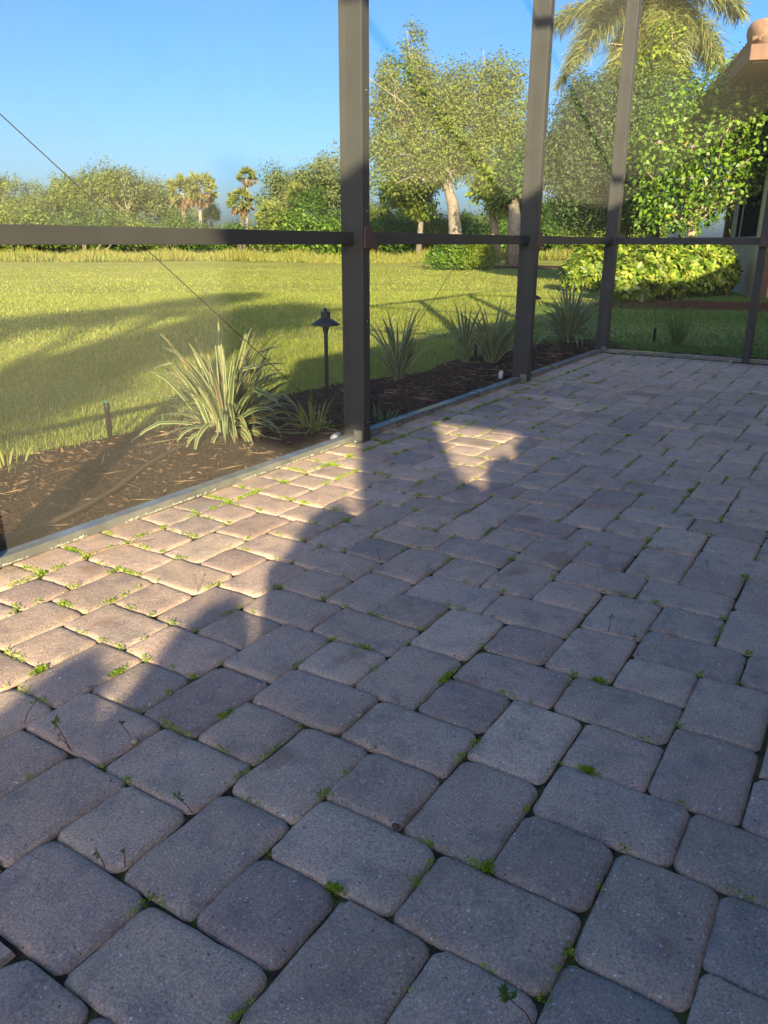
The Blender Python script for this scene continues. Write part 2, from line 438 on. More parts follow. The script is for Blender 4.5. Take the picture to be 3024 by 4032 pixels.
mulch_sheet('mulch_bed', -7.0, XC + 1.0, 0.052, bed_edge, M['mulch'], 'dark bark mulch bed between the screen wall and the lawn', 160)
mulch_sheet('mulch_bed', -6.0, 0.052, XC + 0.052, lambda y: XC + 0.62 + 0.06 * math.sin(y * 3.0), M['mulch'], 'narrow mulch strip outside the end screen wall', 90, 14, True)

def edge_np(x):
    return 1.22 + 0.09 * np.sin(x * 2.1 + 0.5) + 0.05 * np.sin(x * 5.3) - 0.11 * np.maximum(0, x) + np.where(x < -1, 0.10, 0)

# ------------------------------------------------------------------ pavers
def paver_mesh(name, w, l, seed):
    r = np.random.default_rng(seed)
    w2, l2, rad = w / 2 - 0.0003, l / 2 - 0.0003, 0.0190
    pts = []
    for cx, cy, a0 in ((1, 1, 0), (-1, 1, 90), (-1, -1, 180), (1, -1, 270)):
        rr = rad * r.uniform(0.6, 1.5)
        ox, oy = cx * (w2 - rr), cy * (l2 - rr)
        for k in range(5):
            a = R(a0 + k * 22.5)
            pts.append((ox + rr * math.cos(a), oy + rr * math.sin(a)))
    # two extra points along each side
    full = []
    n = len(pts)
    for i, p in enumerate(pts):
        full.append(p)
        q = pts[(i + 1) % n]
        if (i % 5) == 4:
            for t in (0.2, 0.4, 0.6, 0.8):
                full.append((p[0] + (q[0] - p[0]) * t, p[1] + (q[1] - p[1]) * t))
    P = np.array(full)
    k = len(P)
    nrm = P / np.linalg.norm(P / np.array([w2, l2]), axis=1, keepdims=True)
    jit = 1 - np.abs(r.normal(0, 0.0045, (k, 1)))
    P = P * np.clip(jit, 0.970, 1.004)
    V, F = [], []
    rings = ((0.0, -0.045), (0.0, -0.0100), (0.0024, -0.0045), (0.0075, -0.0014), (0.017, 0.0))
    ph = r.uniform(0, 6, 4)
    for ins, z in rings:
        sc = np.array([(w2 - ins) / w2, (l2 - ins) / l2])
        Q = P * sc
        for q in Q:
            dz = 0.0007 * math.sin(q[0] * 50 + ph[0]) + 0.0007 * math.sin(q[1] * 45 + ph[1]) if z > -0.01 else 0
            e = r.normal(0, 0.0009) if -0.01 < z < -0.0005 else 0
            V.append((q[0] + e, q[1] + e, z + dz + (r.normal(0, 0.0006) if -0.02 < z < 0 else 0)))
    nr = len(rings)
    for i in range(nr - 1):
        for j in range(k):
            F.append((i*k + j, i*k + (j+1) % k, (i+1)*k + (j+1) % k, (i+1)*k + j))
    # inner ring and centre
    sc = 0.5
    b = len(V)
    for q in P * sc:
        V.append((q[0], q[1], 0.0004 + 0.0007 * math.sin(q[0] * 50 + ph[0]) + 0.0007 * math.sin(q[1] * 45 + ph[1])))
    for j in range(k):
        F.append(((nr-1)*k + j, (nr-1)*k + (j+1) % k, b + (j+1) % k, b + j))
    V.append((0, 0, 0.0004 + 0.0007 * math.sin(ph[0]) + 0.0007 * math.sin(ph[1])))
    for j in range(k):
        F.append((b + j, b + (j+1) % k, len(V) - 1))
    me = bpy.data.meshes.new(name); me.from_pydata(V, [], F)
    for p_ in me.polygons: p_.use_smooth = True
    me.materials.append(M['paver'])
    return me

VAR = 12
PM = {}
for key, (w, l) in dict(H=(3 * U, 2 * U), Q=(2 * U, 2 * U)).items():
    PM[key] = [paver_mesh('paver_' + key, w, l, 100 + i + (50 if key == 'Q' else 0)) for i in range(VAR)]

# pattern: period (8, 0) and (4, 4) in modules; n counts back along the wall, t away from the wall
cells = []
T0, S_END = 2, 46
for j in range(-3, 40):
    for i in range(-30, 40):
        n0, t0 = 10 + 8 * i + 4 * j, 4 * j
        cells += [(n0, n0 + 3, t0, t0 + 2), (n0 + 3, n0 + 6, t0, t0 + 2), (n0 + 6, n0 + 8, t0 - 2, t0 + 1),
                  (n0 + 6, n0 + 8, t0 + 1, t0 + 4), (n0, n0 + 2, t0 + 2, t0 + 4), (n0 + 4, n0 + 6, t0 + 2, t0 + 4)]
slots = []
for a, b, c, d in cells:
    if b < -S_END or a > 110 or d <= T0 or c > 80: continue
    a2, c2 = max(a, -S_END), max(c, T0)
    if b - a2 < 1 or d - c2 < 1: continue
    slots.append((a2, b, c2, d))
k = -S_END - 2.2                                # border course along the long wall
while k < 110:
    L = 2.0 + 0.03 * math.sin(k * 3)
    slots.append((k, k + L, -0.25, 2.0)); k += L
k = 2.0                                        # border course along the end wall
while k < 80:
    slots.append((-S_END - 2.2, -S_END, k, k + 2.0)); k += 2.0

def project(P):
    d = np.asarray(P, float) - CAM
    S, T, Z = d[0], -d[1], d[2]
    X = S * math.cos(YAW) + T * math.sin(YAW); Yf = S * math.sin(YAW) - T * math.cos(YAW)
    fw = Yf * math.cos(PITCH) - Z * math.sin(PITCH); up = Yf * math.sin(PITCH) + Z * math.cos(PITCH)
    return (1512 + FPX * X / fw, 2016 - FPX * up / fw, fw)

inview, outview = [], []
for s in slots:
    cx, cy = -(s[0] + s[1]) / 2 * U, -(s[2] + s[3]) / 2 * U
    x, y, fw = project((cx, cy, 0))
    (inview if fw > 0.3 and -180 < x < 3200 and 1200 < y < 4350 else outview).append((fw, s, cx, cy))
inview.sort(key=lambda q: q[0])
JOINTS = []
rest = MB()
def place_paver(s, cx, cy, idx):
    w, l = (s[1] - s[0]) * U, (s[3] - s[2]) * U
    r = np.random.default_rng(int((s[0] + 400) * 1000 + s[2] * 7))
    rot = 0.0
    if abs(w - l) < 0.3 * U and abs(w - 2 * U) < 0.3 * U: me, bw, bl = PM['Q'][r.integers(VAR)], 2 * U, 2 * U; rot = r.integers(4) * math.pi / 2
    elif w >= l: me, bw, bl = PM['H'][r.integers(VAR)], 3 * U, 2 * U; rot = r.integers(2) * math.pi
    else: me, bw, bl = PM['H'][r.integers(VAR)], 3 * U, 2 * U; rot = math.pi / 2 + r.integers(2) * math.pi
    o = bpy.data.objects.new('paver', me)
    quarter = int(round(rot / (math.pi / 2))) % 2
    sx, sy = (w / bw, l / bl) if not quarter else (l / bw, w / bl)
    o.scale = (sx, sy, 1)
    o.location = (cx + r.normal(0, 0.0009), cy + r.normal(0, 0.0009), r.normal(0, 0.0013))
    o.rotation_euler = (r.normal(0, 0.008), r.normal(0, 0.008), rot + r.normal(0, 0.007))
    return o
for i, (fw, s, cx, cy) in enumerate(inview):
    o = place_paver(s, cx, cy, i)
    if i < 300: link(o, patio)
    else:
        o.rotation_mode = 'XYZ'
        mw = Matrix.LocRotScale(o.location, o.rotation_euler, o.scale)
        rest.add([mw @ v.co for v in o.data.vertices], [tuple(p.vertices) for p in o.data.polygons])
        bpy.data.objects.remove(o)
for fw, s, cx, cy in outview:
    w, l = (s[1] - s[0]) * U / 2 - 0.003, (s[3] - s[2]) * U / 2 - 0.003
    z = 0.001 * math.sin(cx * 91 + cy * 57)
    rest.add([(cx-w, cy-l, -.02), (cx+w, cy-l, -.02), (cx+w, cy+l, -.02), (cx-w, cy+l, -.02),
              (cx-w+.006, cy-l+.006, z), (cx+w-.006, cy-l+.006, z), (cx+w-.006, cy+l-.006, z), (cx-w+.006, cy+l-.006, z)],
             [(4,5,6,7), (0,1,5,4), (1,2,6,5), (2,3,7,6), (3,0,4,7)])
ro = rest.build('paver_field', M['paver'], patio); ro['kind'] = 'stuff'
print('pavers in view', len(inview), 'rest', len(outview))

# ------------------------------------------------------------------ leaf helpers
def unit(v): return v / (np.linalg.norm(v, axis=-1, keepdims=True) + 1e-9)

def leaf_quads(P, D, L, W, r=rng, cup=0.0, face=None):
    """one kite-shaped leaf at each P, growing along D"""
    n = len(P)
    L = np.broadcast_to(np.asarray(L, float), (n,))[:, None]; W = np.broadcast_to(np.asarray(W, float), (n,))[:, None]
    S = unit(np.cross(D, r.normal(size=(n, 3)) if face is None else face))
    Nn = np.cross(D, S)
    a, b = P, P + D * L * 0.45 + S * W * 0.5 + Nn * cup * L
    c, d = P + D * L, P + D * L * 0.45 - S * W * 0.5 + Nn * cup * L
    V = np.stack([a, b, c, d], 1).reshape(-1, 3)
    F = np.arange(4 * n).reshape(-1, 4)
    return V, F

def clump_points(blobs, n, r, per=22, spread=0.16, shell=0.55):
    """leaf clumps spread through ellipsoids, thicker towards their surface"""
    vol = np.array([b[3] * b[4] * b[5] for b in blobs]); vol = vol ** 0.8
    cnt = np.maximum(1, (n / per * vol / vol.sum()).astype(int))
    C, Rr = [], []
    for b, k in zip(blobs, cnt):
        d = unit(r.normal(size=(k, 3))); rad = r.uniform(shell, 1.0, (k, 1)) ** 0.6
        C.append(np.array(b[:3]) + d * rad * np.array(b[3:6])); Rr += [spread * min(b[3:6]) + 0.25 * spread] * k
    C = np.concatenate(C); Rr = np.array(Rr)
    P = np.repeat(C, per, 0) + r.normal(size=(len(C) * per, 3)) * np.repeat(Rr, per)[:, None]
    cen = np.concatenate([np.repeat(np.array(b[:3])[None], k * per, 0) for b, k in zip(blobs, cnt)])
    out = unit(P - np.repeat(C, per, 0)) * 0.5 + unit(P - cen) * 0.8
    return P, out

def crown_mesh(name, blobs, n, size, mat, seed, per=22, spread=0.16, shell=0.55, aspect=0.55, up=0.15):
    r = np.random.default_rng(seed)
    P, out = clump_points(blobs, n, r, per, spread, shell)
    nrm = unit(unit(out) * 0.75 + np.array([0, 0, 0.45]) + r.normal(size=P.shape) * 0.42)
    D = r.normal(size=P.shape) + np.array([0, 0, -0.35]) + unit(out) * 0.4
    D = unit(D - nrm * (D * nrm).sum(1, keepdims=True))
    L = size * r.uniform(0.6, 1.35, len(P))
    V, F = leaf_quads(P, D, L, L * aspect, r, -0.06, nrm)
    return np_mesh(name, V, F, mat)

def limb(mb, a, b, r0, r1, seed, bend=0.12, n=6, sides=7):
    r = np.random.default_rng(seed)
    a, b = np.asarray(a, float), np.asarray(b, float)
    L = np.linalg.norm(b - a)
    o1 = r.normal(size=3) * L * bend; o2 = r.normal(size=3) * L * bend
    pts, rad = [], []
    for i in range(n):
        t = i / (n - 1)
        pts.append(a + (b - a) * t + o1 * math.sin(math.pi * t) + o2 * math.sin(2 * math.pi * t) * 0.4)
        rad.append(r0 + (r1 - r0) * t)
    mb.tube(pts, rad, sides)
    return pts

# ------------------------------------------------------------------ screen enclosure
cage = empty('screen_enclosure', (0, 0, 0), 'dark bronze aluminium screen enclosure with posts, rails and insect mesh', 'screen enclosure')
POSTS = [-3.90, -1.95, -0.035, 1.93]
HT, RZ = 2.80, 0.900
def post_long(x, inside=True):
    o = MB().box(x - 0.025, x + 0.025, -0.062, 0.048, -0.01, HT).build('post', M['bronze'], cage, False, 0.003)
    MB().box(x - 0.026, x + 0.0265, -0.068, -0.0625, 0.0, HT).build('spline_strip', M['bronze'], o, False, 0.0015)
    z = 0.09
    while z < HT - 0.1:
        m = MB().lathe([(0.0042, 0), (0.0038, 0.002), (0.002, 0.0032)], n=8)
        s = m.build('screw', M['screw'], o, True)
        s.location = (x + 0.004, -0.0682, z); s.rotation_euler = (R(90), 0, 0)
        z += 0.46
    # foot plate with its bolt
    MB().box(x - 0.0285, x - 0.0252, -0.058, -0.012, 0.0, 0.052).build('foot_plate', M['base'], o, False, 0.001)
    MB().box(x - 0.075, x - 0.0286, -0.060, -0.010, 0.001, 0.0045).build('foot_plate', M['base'], o, False, 0.001)
    bl = MB().lathe([(0.007, 0), (0.007, 0.005), (0.003, 0.006)], n=6).build('bolt', M['screw'], o)
    bl.location = (x - 0.050, -0.036, 0.0045)
    # angled brown rail bracket on the inner face
    br = MB()
    y0, y1 = -0.100, -0.0685
    br.add([(x - 0.026, y0 + 0.02, RZ - 0.042), (x + 0.075, y0 + 0.02, RZ - 0.042), (x + 0.030, y0 + 0.02, RZ + 0.048), (x - 0.018, y0 + 0.02, RZ + 0.048),
            (x - 0.026, y1, RZ - 0.042), (x + 0.075, y1, RZ - 0.042), (x + 0.030, y1, RZ + 0.048), (x - 0.018, y1, RZ + 0.048)],
           [(0,1,2,3), (7,6,5,4), (0,4,5,1), (1,5,6,2), (2,6,7,3), (3,7,4,0)])
    br.build('bracket', M['bracket'], o, False, 0.002)
    return o
for x in POSTS: post_long(x)
corner = MB().box(XC - 0.03, XC + 0.045, -0.045, 0.048, -0.01, HT).build('post', M['bronze'], cage, False, 0.003)
MB().box(XC - 0.034, XC - 0.0305, -0.05, -0.004, 0.0, 0.05).build('foot_plate', M['base'], corner, False, 0.001)
ENDP = [-1.15, -3.05, -4.9]
for y in ENDP:
    o = MB().box(XC - 0.062, XC + 0.048, y - 0.025, y + 0.025, -0.01, HT).build('post', M['bronze'], cage, False, 0.003)
    MB().box(XC - 0.068, XC - 0.0625, y - 0.0265, y + 0.026, 0.0, HT).build('spline_strip', M['bronze'], o, False, 0.0015)
    MB().add([(XC - 0.098, y - 0.080, RZ - 0.042), (XC - 0.098, y + 0.026, RZ - 0.042), (XC - 0.098, y + 0.018, RZ + 0.048), (XC - 0.098, y - 0.030, RZ + 0.048),
              (XC - 0.0685, y - 0.080, RZ - 0.042), (XC - 0.0685, y + 0.026, RZ - 0.042), (XC - 0.0685, y + 0.018, RZ + 0.048), (XC - 0.0685, y - 0.030, RZ + 0.048)],
             [(0,1,2,3), (7,6,5,4), (0,4,5,1), (1,5,6,2), (2,6,7,3), (3,7,4,0)]).build('bracket', M['bracket'], o, False, 0.002)
    for z in (0.25, 0.66, 1.4):
        s = MB().lathe([(0.0042, 0), (0.0038, 0.002), (0.002, 0.0032)], n=8).build('screw', M['screw'], o, True)
        s.location = (XC - 0.0682, y, z); s.rotation_euler = (0, R(-90), 0)

spans = list(zip(POSTS, POSTS[1:] + [XC - 0.005]))
for i, (a, b) in enumerate(spans):
    MB().box(a + 0.0255, b - 0.0255, -0.020, 0.030, RZ - 0.026, RZ + 0.026).build('rail', M['bronze'], cage, False, 0.002)
    MB().box(a + 0.0255, b - 0.0255, -0.020, 0.030, HT - 0.06, HT + 0.02).build('eave_beam', M['bronze'], cage, False, 0.002)
    bc = MB().box(a + 0.027, b - 0.027, -0.024, 0.026, 0.002, 0.030).build('base_channel', M['base'], cage, False, 0.0025)
    # white crust along the foot of the channel
    r = np.random.default_rng(40 + i)
    n = 420 if i in (1, 2) else 90
    xs = r.uniform(a + 0.05, b - 0.05, n); keep = (np.sin(xs * 23 + i) + np.sin(xs * 9.1)) > -0.6
    cm = MB()
    for x in xs[keep]:
        s, h = r.uniform(0.001, 0.0045), r.uniform(0.002, 0.009)
        z0 = 0.004 + r.uniform(0, 0.003)
        cm.add([(x - s, -0.0243, z0), (x + s, -0.0243, z0), (x + s * .3, -0.0252, z0 + h), (x - s * .6, -0.025, z0 + h * .7)], [(0, 1, 2, 3)])
    cm.build('salt_crust', M['crust'], bc)['kind'] = 'stuff'
    for nm, z0, z1 in (('screen', 0.031, RZ - 0.027), ('screen', RZ + 0.027, HT - 0.062)):
        p = np_mesh('screen', [(a + 0.026, 0.012, z0), (b - 0.026, 0.012, z0), (b - 0.026, 0.012, z1), (a + 0.026, 0.012, z1)], [(0, 1, 2, 3)], M['screen'])
        link(bpy.data.objects.new('screen', p), cage)
yy = [-0.045] + ENDP
for i, (a, b) in enumerate(zip(yy, yy[1:])):
    a2, b2 = a - (0.0005 if i == 0 else 0.0255), b + 0.0255
    MB().box(XC - 0.020, XC + 0.030, b2, a2, RZ - 0.026, RZ + 0.026).build('rail', M['bronze'], cage, False, 0.002)
    MB().box(XC - 0.020, XC + 0.030, b2, a2, HT - 0.06, HT + 0.02).build('eave_beam', M['bronze'], cage, False, 0.002)
    MB().box(XC - 0.024, XC + 0.026, b2, a2, 0.002, 0.030).build('base_channel', M['base'], cage, False, 0.0025)
    for z0, z1 in ((0.031, RZ - 0.027), (RZ + 0.027, HT - 0.062)):
        p = np_mesh('screen', [(XC + 0.012, b2, z0), (XC + 0.012, a2, z0), (XC + 0.012, a2, z1), (XC + 0.012, b2, z1)], [(0, 1, 2, 3)], M['screen_low_haze'])
        link(bpy.data.objects.new('screen', p), cage)
# roof frame: sloping beams from the eave to the house
for x in (-3.90, -1.25, XC):
    MB().tube([(x, 0.0, HT), (x, -1.0, HT + 0.62), (x, -3.86, HT + 0.62)], 0.030, 6).build('roof_beam', M['bronze'], cage)
# bracing cables
MB().tube([(-0.075, 0.020, 0.03), (-1.95, 0.020, 1.44)], 0.0016, 5).build('brace_cable', M['cable'], cage)
MB().tube([(0.0, 0.020, 0.08), (XC - 0.03, 0.020, 2.66)], 0.0013, 5).build('brace_cable', M['cable'], cage)

# ------------------------------------------------------------------ our own house behind the camera (shades the patio)
house = empty('house', (-5.44, -4.0, 0), 'cream stucco house with tiled eave along the patio edge', 'house')
def hb(name, mat, *a, bevel=0.0):
    o = MB().box(*a).build(name, mat, house, False, bevel); o.matrix_parent_inverse = Matrix.Translation((5.44, 4.0, 0)); return o
hb('column', M['stucco'], -5.59, -5.295, -4.15, -3.855, 0, 2.529, bevel=0.006)
hb('front_header', M['stucco'], -6.50, -4.85, -4.14, -3.90, 2.55, 3.198)
hb('side_header', M['stucco'], -5.56, -5.32, -8.0, -4.142, 2.53, 3.197)
hb('wall', M['stucco'], -4.849, 9.0, -9.0, -4.3, -0.02, 2.91)
roof = MB()
for x0, x1, y0, y1, dz, h0, h1 in ((-6.44, 2.6, -9.6, -3.86, 0.0, 2.9, 0.0), (2.62, 9.6, -9.5, -3.86, -0.28, 0.0, 2.9)):
    roof.add([(x0, y0, 3.2 + dz), (x1, y0, 3.2 + dz), (x1, y1, 3.2 + dz), (x0, y1, 3.2 + dz), (x0, y0, 3.50 + dz), (x1, y0, 3.50 + dz), (x1, y1, 3.50 + dz), (x0, y1, 3.50 + dz),
              (x0 + h0, -6.7, 4.55 + dz), (x1 - h1, -6.7, 4.55 + dz)],
             [(3,2,1,0), (0,1,5,4), (1,2,6,5), (2,3,7,6), (3,0,4,7), (4,5,9,8), (5,6,9), (6,7,8,9), (7,4,8)])
ro = roof.build('roof', M['tile'], house); ro.matrix_parent_inverse = Matrix.Translation((5.44, 4.0, 0))

# unseen bushes added to cast the bumpy shadow edge on the pavers
ball_me = crown_mesh('shadow_bush_crown', [(0, 0, 0, 0.255, 0.245, 0.25)], 2600, 0.032, M['dark'], 5, 20, 0.05, 0.8)
core = MB()
core.lathe([(0.05, -0.26), (0.19, -0.18), (0.262, 0.0), (0.235, 0.12), (0.17, 0.20), (0.09, 0.25), (0.01, 0.265)], n=18)
core_me = core.mesh('shadow_bush_core', M['dark'], True)
pot_me = MB().lathe([(0.14, 0.0), (0.19, 0.30), (0.20, 0.62), (0.22, 0.66), (0.17, 0.66)], n=18).mesh('shadow_planter', M['trim'], True)
TOPS = [(-6.40, 1.20), (-6.05, 1.22), (-5.65, 1.25), (-5.21, 1.33), (-4.74, 1.29), (-4.27, 1.42), (-3.83, 1.28), (-3.42, 1.275), (-3.02, 1.285), (-2.70, 1.31)]
for i, (x, zt) in enumerate(TOPS):
    t = empty('shadow_bush', (x, -2.82, 0), ORD[i] + ' added bush in the unseen row that shades the pavers', 'bush', 'added unseen bushes shading the pavers')
    c = link(bpy.data.objects.new('crown', ball_me), t); c.location = (0, 0, zt - 0.20); c.scale = (0.74, 0.34, 0.75)
    c = link(bpy.data.objects.new('shadow_core', core_me), t); c.location = (0, 0, zt - 0.20)  # solid core added so the bush shadow is dense
    c.scale = (0.70, 0.31, 0.72)
    p = link(bpy.data.objects.new('shadow_planter', pot_me), t); p.scale = (1.1, 0.55, (zt - 0.17) / 0.66)
    MB().tube([(0, 0, 0.5), (0, 0, zt - 0.27)], 0.10, 8).build('stem', M['bark'], t)

# ------------------------------------------------------------------ plants in the bed
def strap_clump(name, label, base, n, L0, spread, seed, width=0.020, group=None, stalks=0, mat='strap', droop=1.0, cat='plant'):
    r = np.random.default_rng(seed)
    t = empty(name, base, label, cat, group)
    V, F, UV = [], [], []
    SEG = 7
    for i in range(n):
        az = r.uniform(0, 2 * math.pi)
        lean = abs(r.normal(0, 0.42)) * spread + 0.05
        L = L0 * r.uniform(0.55, 1.1) * (1.0 - 0.15 * min(1, lean))
        w = width * r.uniform(0.6, 1.15)
        off = np.array([math.cos(az), math.sin(az), 0]) * r.uniform(0.0, 0.06) * spread
        side = np.array([-math.sin(az), math.cos(az), 0]); tw = r.normal(0, 0.5)
        p = off.copy(); ang = lean; kink = r.integers(3, 6) if r.uniform() < 0.16 else -1
        b = len(V)
        for k in range(SEG + 1):
            q = k / SEG
            d = np.array([math.cos(az) * math.sin(ang), math.sin(az) * math.sin(ang), math.cos(ang)])
            nn = np.cross(side, d)
            sv = side * math.cos(tw) + nn * math.sin(tw)
            ww = w * (0.55 + 0.45 * math.sin(min(1, q * 2.2) * math.pi / 2)) * (1 - max(0, q - 0.55) / 0.45) ** 0.8
            V += [p - sv * ww / 2, p - sv * ww * 0.02 - nn * ww * 0.12, p + sv * ww / 2]; UV += [(0, q), (0.5, q), (1, q)]
            p = p + d * L / SEG
            ang += (lean * 0.30 + 0.05) * droop * r.uniform(0.4, 1.5) * (0.5 + q)
            if k == kink: ang += 0.9
            if p[2] < 0.01: ang = min(ang, R(88))
        for k in range(SEG):
            F += [(b + 3*k, b + 3*k + 1, b + 3*k + 4, b + 3*k + 3), (b + 3*k + 1, b + 3*k + 2, b + 3*k + 5, b + 3*k + 4)]
    link(bpy.data.objects.new('leaves', np_mesh('leaves', V, F, M[mat], True, UV)), t)
    for i in range(stalks):
        az = r.uniform(0, 2 * math.pi); ln = r.uniform(0.15, 0.5); H = L0 * r.uniform(1.0, 1.3)
        pts = [np.array([math.cos(az) * math.sin(ln * (0.6 + q)) * H * q, math.sin(az) * math.sin(ln * (0.6 + q)) * H * q, H * q * math.cos(ln * (0.5 + q))]) for q in np.linspace(0, 1, 7)]
        sm = MB().tube(pts, [0.0016] * 5 + [0.001, 0.0006], 5)
        for k in range(5):
            a = pts[4] + (pts[6] - pts[4]) * (k / 4); e = a + np.array([r.normal(0, .04), r.normal(0, .04), r.uniform(-.01, .04)])
            sm.tube([a, e], 0.0006, 4)
            sm.lathe([(0.0004, -0.008), (0.002, -0.004), (0.0004, 0.0)], e, 5)
        sm.build('flower_stalk', M['thatch'], t)
    return t

G = ground_at
BZ = -0.02
def gb(x, y): p = G(x, y, BZ); return (p[0], p[1], BZ)
strap_clump('flax_lily', 'big variegated strap-leaf clump beside the path lamp, dry flower stalks above', gb(890, 1705), 230, 0.56, 1.6, 11, 0.026, None, 7)
strap_clump('flax_lily', 'variegated clump just right of the nearest post, brownish at its base', gb(1565, 1495), 70, 0.52, 0.62, 12, 0.026, None, 0)
strap_clump('flax_lily', 'small upright variegated clump left of the black riser', gb(1825, 1425), 40, 0.48, 0.5, 13, 0.026)
strap_clump('flax_lily', 'variegated clump right of the black riser, against the second post', gb(1930, 1428), 52, 0.52, 0.6, 14, 0.027)
strap_clump('flax_lily', 'bushy grey green variegated clump left of the corner post', gb(2235, 1345), 130, 0.60, 1.0, 15, 0.027, None, 0)
strap_clump('grass_tuft', 'plain green grassy tuft outside the end screen wall', gb(2660, 1350), 110, 0.42, 0.75, 16, 0.007, None, 4, 'weed', 1.2, 'grass')
strap_clump('grass_tuft', 'low green weedy grass at the foot of the path lamp', gb(1225, 1690), 60, 0.20, 1.7, 17, 0.010, None, 0, 'blade', 1.2, 'grass')
strap_clump('grass_tuft', 'small green weed tuft under the big striped clump, left side', gb(640, 1690), 50, 0.09, 1.8, 18, 0.010, None, 0, 'weed', 1.0, 'grass')
strap_clump('grass_tuft', 'green weeds against the base channel right of the nearest post', gb(1500, 1660), 40, 0.12, 1.6, 19, 0.009, None, 0, 'weed', 1.0, 'grass')
strap_clump('grass_tuft', 'pale green weed at the left edge of the mulch', gb(25, 1850), 14, 0.14, 1.8, 20, 0.013, None, 0, 'blade', 1.0, 'grass')

# path lamps
def path_lamp(base, label, h=0.585):
    t = empty('path_lamp', base, label, 'lamp', 'path lamps in the bed')
    MB().lathe([(0.010, -0.03), (0.010, h - 0.13), (0.0105, h - 0.125), (0.019, h - 0.088), (0.019, h - 0.075)], n=16).build('stem', M['lamp'], t, True)
    MB().lathe([(0.075, h - 0.082), (0.076, h - 0.079), (0.050, h - 0.062), (0.021, h - 0.045), (0.019, h - 0.045), (0.070, h - 0.081)], n=28).build('shade', M['lamp'], t, True)
    MB().lathe([(0.0235, h - 0.048), (0.0245, h - 0.045), (0.0245, h - 0.018), (0.0225, h - 0.015)], n=18).build('cap', M['lamp'], t, False)
    MB().lathe([(0.004, h - 0.016), (0.0095, h - 0.010), (0.0105, h - 0.004), (0.008, h + 0.002), (0.002, h + 0.005)], n=14).build('finial', M['lamp'], t, True)
    MB().lathe([(0.034, -0.006), (0.034, 0.004), (0.012, 0.007)], n=16).build('ground_flange', M['base'], t, True)
    k = MB().lathe([(0.004, 0), (0.004, 0.008)], n=8).build('thumb_screw', M['black'], t); k.location = (-0.012, -0.012, h - 0.115); k.rotation_euler = (R(90), 0, R(-45))
    return t
p = gb(1288, 1662); path_lamp(p, 'blue black mushroom path lamp just left of the nearest post')
pq = at(2090, 1190, 6.55); path_lamp((pq[0], pq[1], BZ), 'path lamp almost hidden behind the second post', 0.56)

def riser(base, h, label):
    t = empty('sprinkler_riser', base, label, 'sprinkler')
    MB().lathe([(0.013, -0.02), (0.0125, h - 0.03), (0.015, h - 0.028), (0.015, h)], n=14).build('pipe', M['black'], t, True)
    MB().lathe([(0.009, h), (0.009, h + 0.006), (0.004, h + 0.014)], n=10).build('nozzle', M['teal'], t, True)
riser(gb(432, 1725), 0.165, 'dark sprinkler riser with teal cap at the lawn edge')
riser(gb(1868, 1392), 0.15, 'black sprinkler riser between two striped clumps')
riser(gb(2570, 1335), 0.12, 'black sprinkler riser outside the end screen wall')

# drip hose
hp = [G(x, y, -0.006) for x, y in ((-700, 2330), (-300, 2225), (0, 2140), (200, 2065), (330, 2005), (450, 1935), (560, 1850), (650, 1795), (740, 1745), (860, 1712))]
tag(MB().tube(hp, 0.0095, 8).build('drip_hose', M['hose'], None, True), 'brown drip hose curving through the mulch', 'hose')
hp = [G(x, y, -0.012) for x, y in ((1480, 1560), (1600, 1550), (1700, 1520), (1800, 1505), (1900, 1470))]
tag(MB().tube(hp, 0.006, 7).build('drip_hose', M['hose'], None, True), 'thin dark drip line right of the nearest post', 'hose')

def pvc(base, rz, label):
    t = empty('pipe_elbow', base, label, 'pipe fitting'); t.rotation_euler = (0, 0, rz)
    MB().tube([(0, 0, 0), (0.055, 0, 0)], 0.013, 12).build('pipe', M['pvc'], t, True)
    MB().tube([(-0.03, 0, -0.0), (0.012, 0, 0)], 0.017, 12).build('collar', M['pvc'], t, True)
    MB().tube([(-0.026, 0, 0.004), (-0.030, 0, -0.035)], 0.0155, 12).build('elbow', M['pvc'], t, True)
p = G(1325, 1712, 0.025); pvc((p[0], p[1] + .01, 0.012), 0.35, 'white plastic pipe elbow outside the nearest post')
p = G(1975, 1462, 0.02); pvc((p[0], p[1] + .01, 0.012), 0.35, 'white plastic pipe elbow outside the second post')

# loose bark chips, straw and dead leaves on the beds
r = np.random.default_rng(3)
n = 15000
x = r.uniform(-3.0, XC + 0.5, n); y = 0.07 + r.uniform(0, 1, n) * (edge_np(x) - 0.10)
ex, ey = r.uniform(XC + 0.07, XC + 0.6, 1500), r.uniform(-3.5, 0.1, 1500)
x, y = np.concatenate([x, ex]), np.concatenate([y, ey]); n = len(x)
fr = (y - 0.052) / (edge_np(x) - 0.052)
z = np.where(x > XC + 0.06, -0.040 + 0.028 * np.sin(np.pi * np.clip((x - XC - .052) / .57, 0, 1)), -0.040 + 0.028 * np.sin(np.pi * np.clip(fr, 0, 1)))
P = np.stack([x, y, z + r.uniform(-0.002, 0.010, n)], 1)
D = unit(np.stack([r.normal(size=n), r.normal(size=n), r.normal(0, 0.25, n)], 1))
L = r.gamma(1.6, 0.012, n) + 0.006
V, F = leaf_quads(P, D, L, np.minimum(L * r.uniform(0.12, 0.45, n), 0.012), r, 0.05)
m2 = 260
sx_ = r.uniform(-2.4, XC + 0.4, m2); sy_ = 0.09 + r.uniform(0, 1, m2) * (edge_np(sx_) - 0.12)
P2 = np.stack([sx_, sy_, np.full(m2, -0.006)], 1); D2 = unit(np.stack([r.normal(size=m2), r.normal(size=m2), r.normal(0.05, 0.12, m2)], 1))
V2, F2 = leaf_quads(P2, D2, r.uniform(0.05, 0.17, m2), r.uniform(0.002, 0.006, m2), r, 0.03)
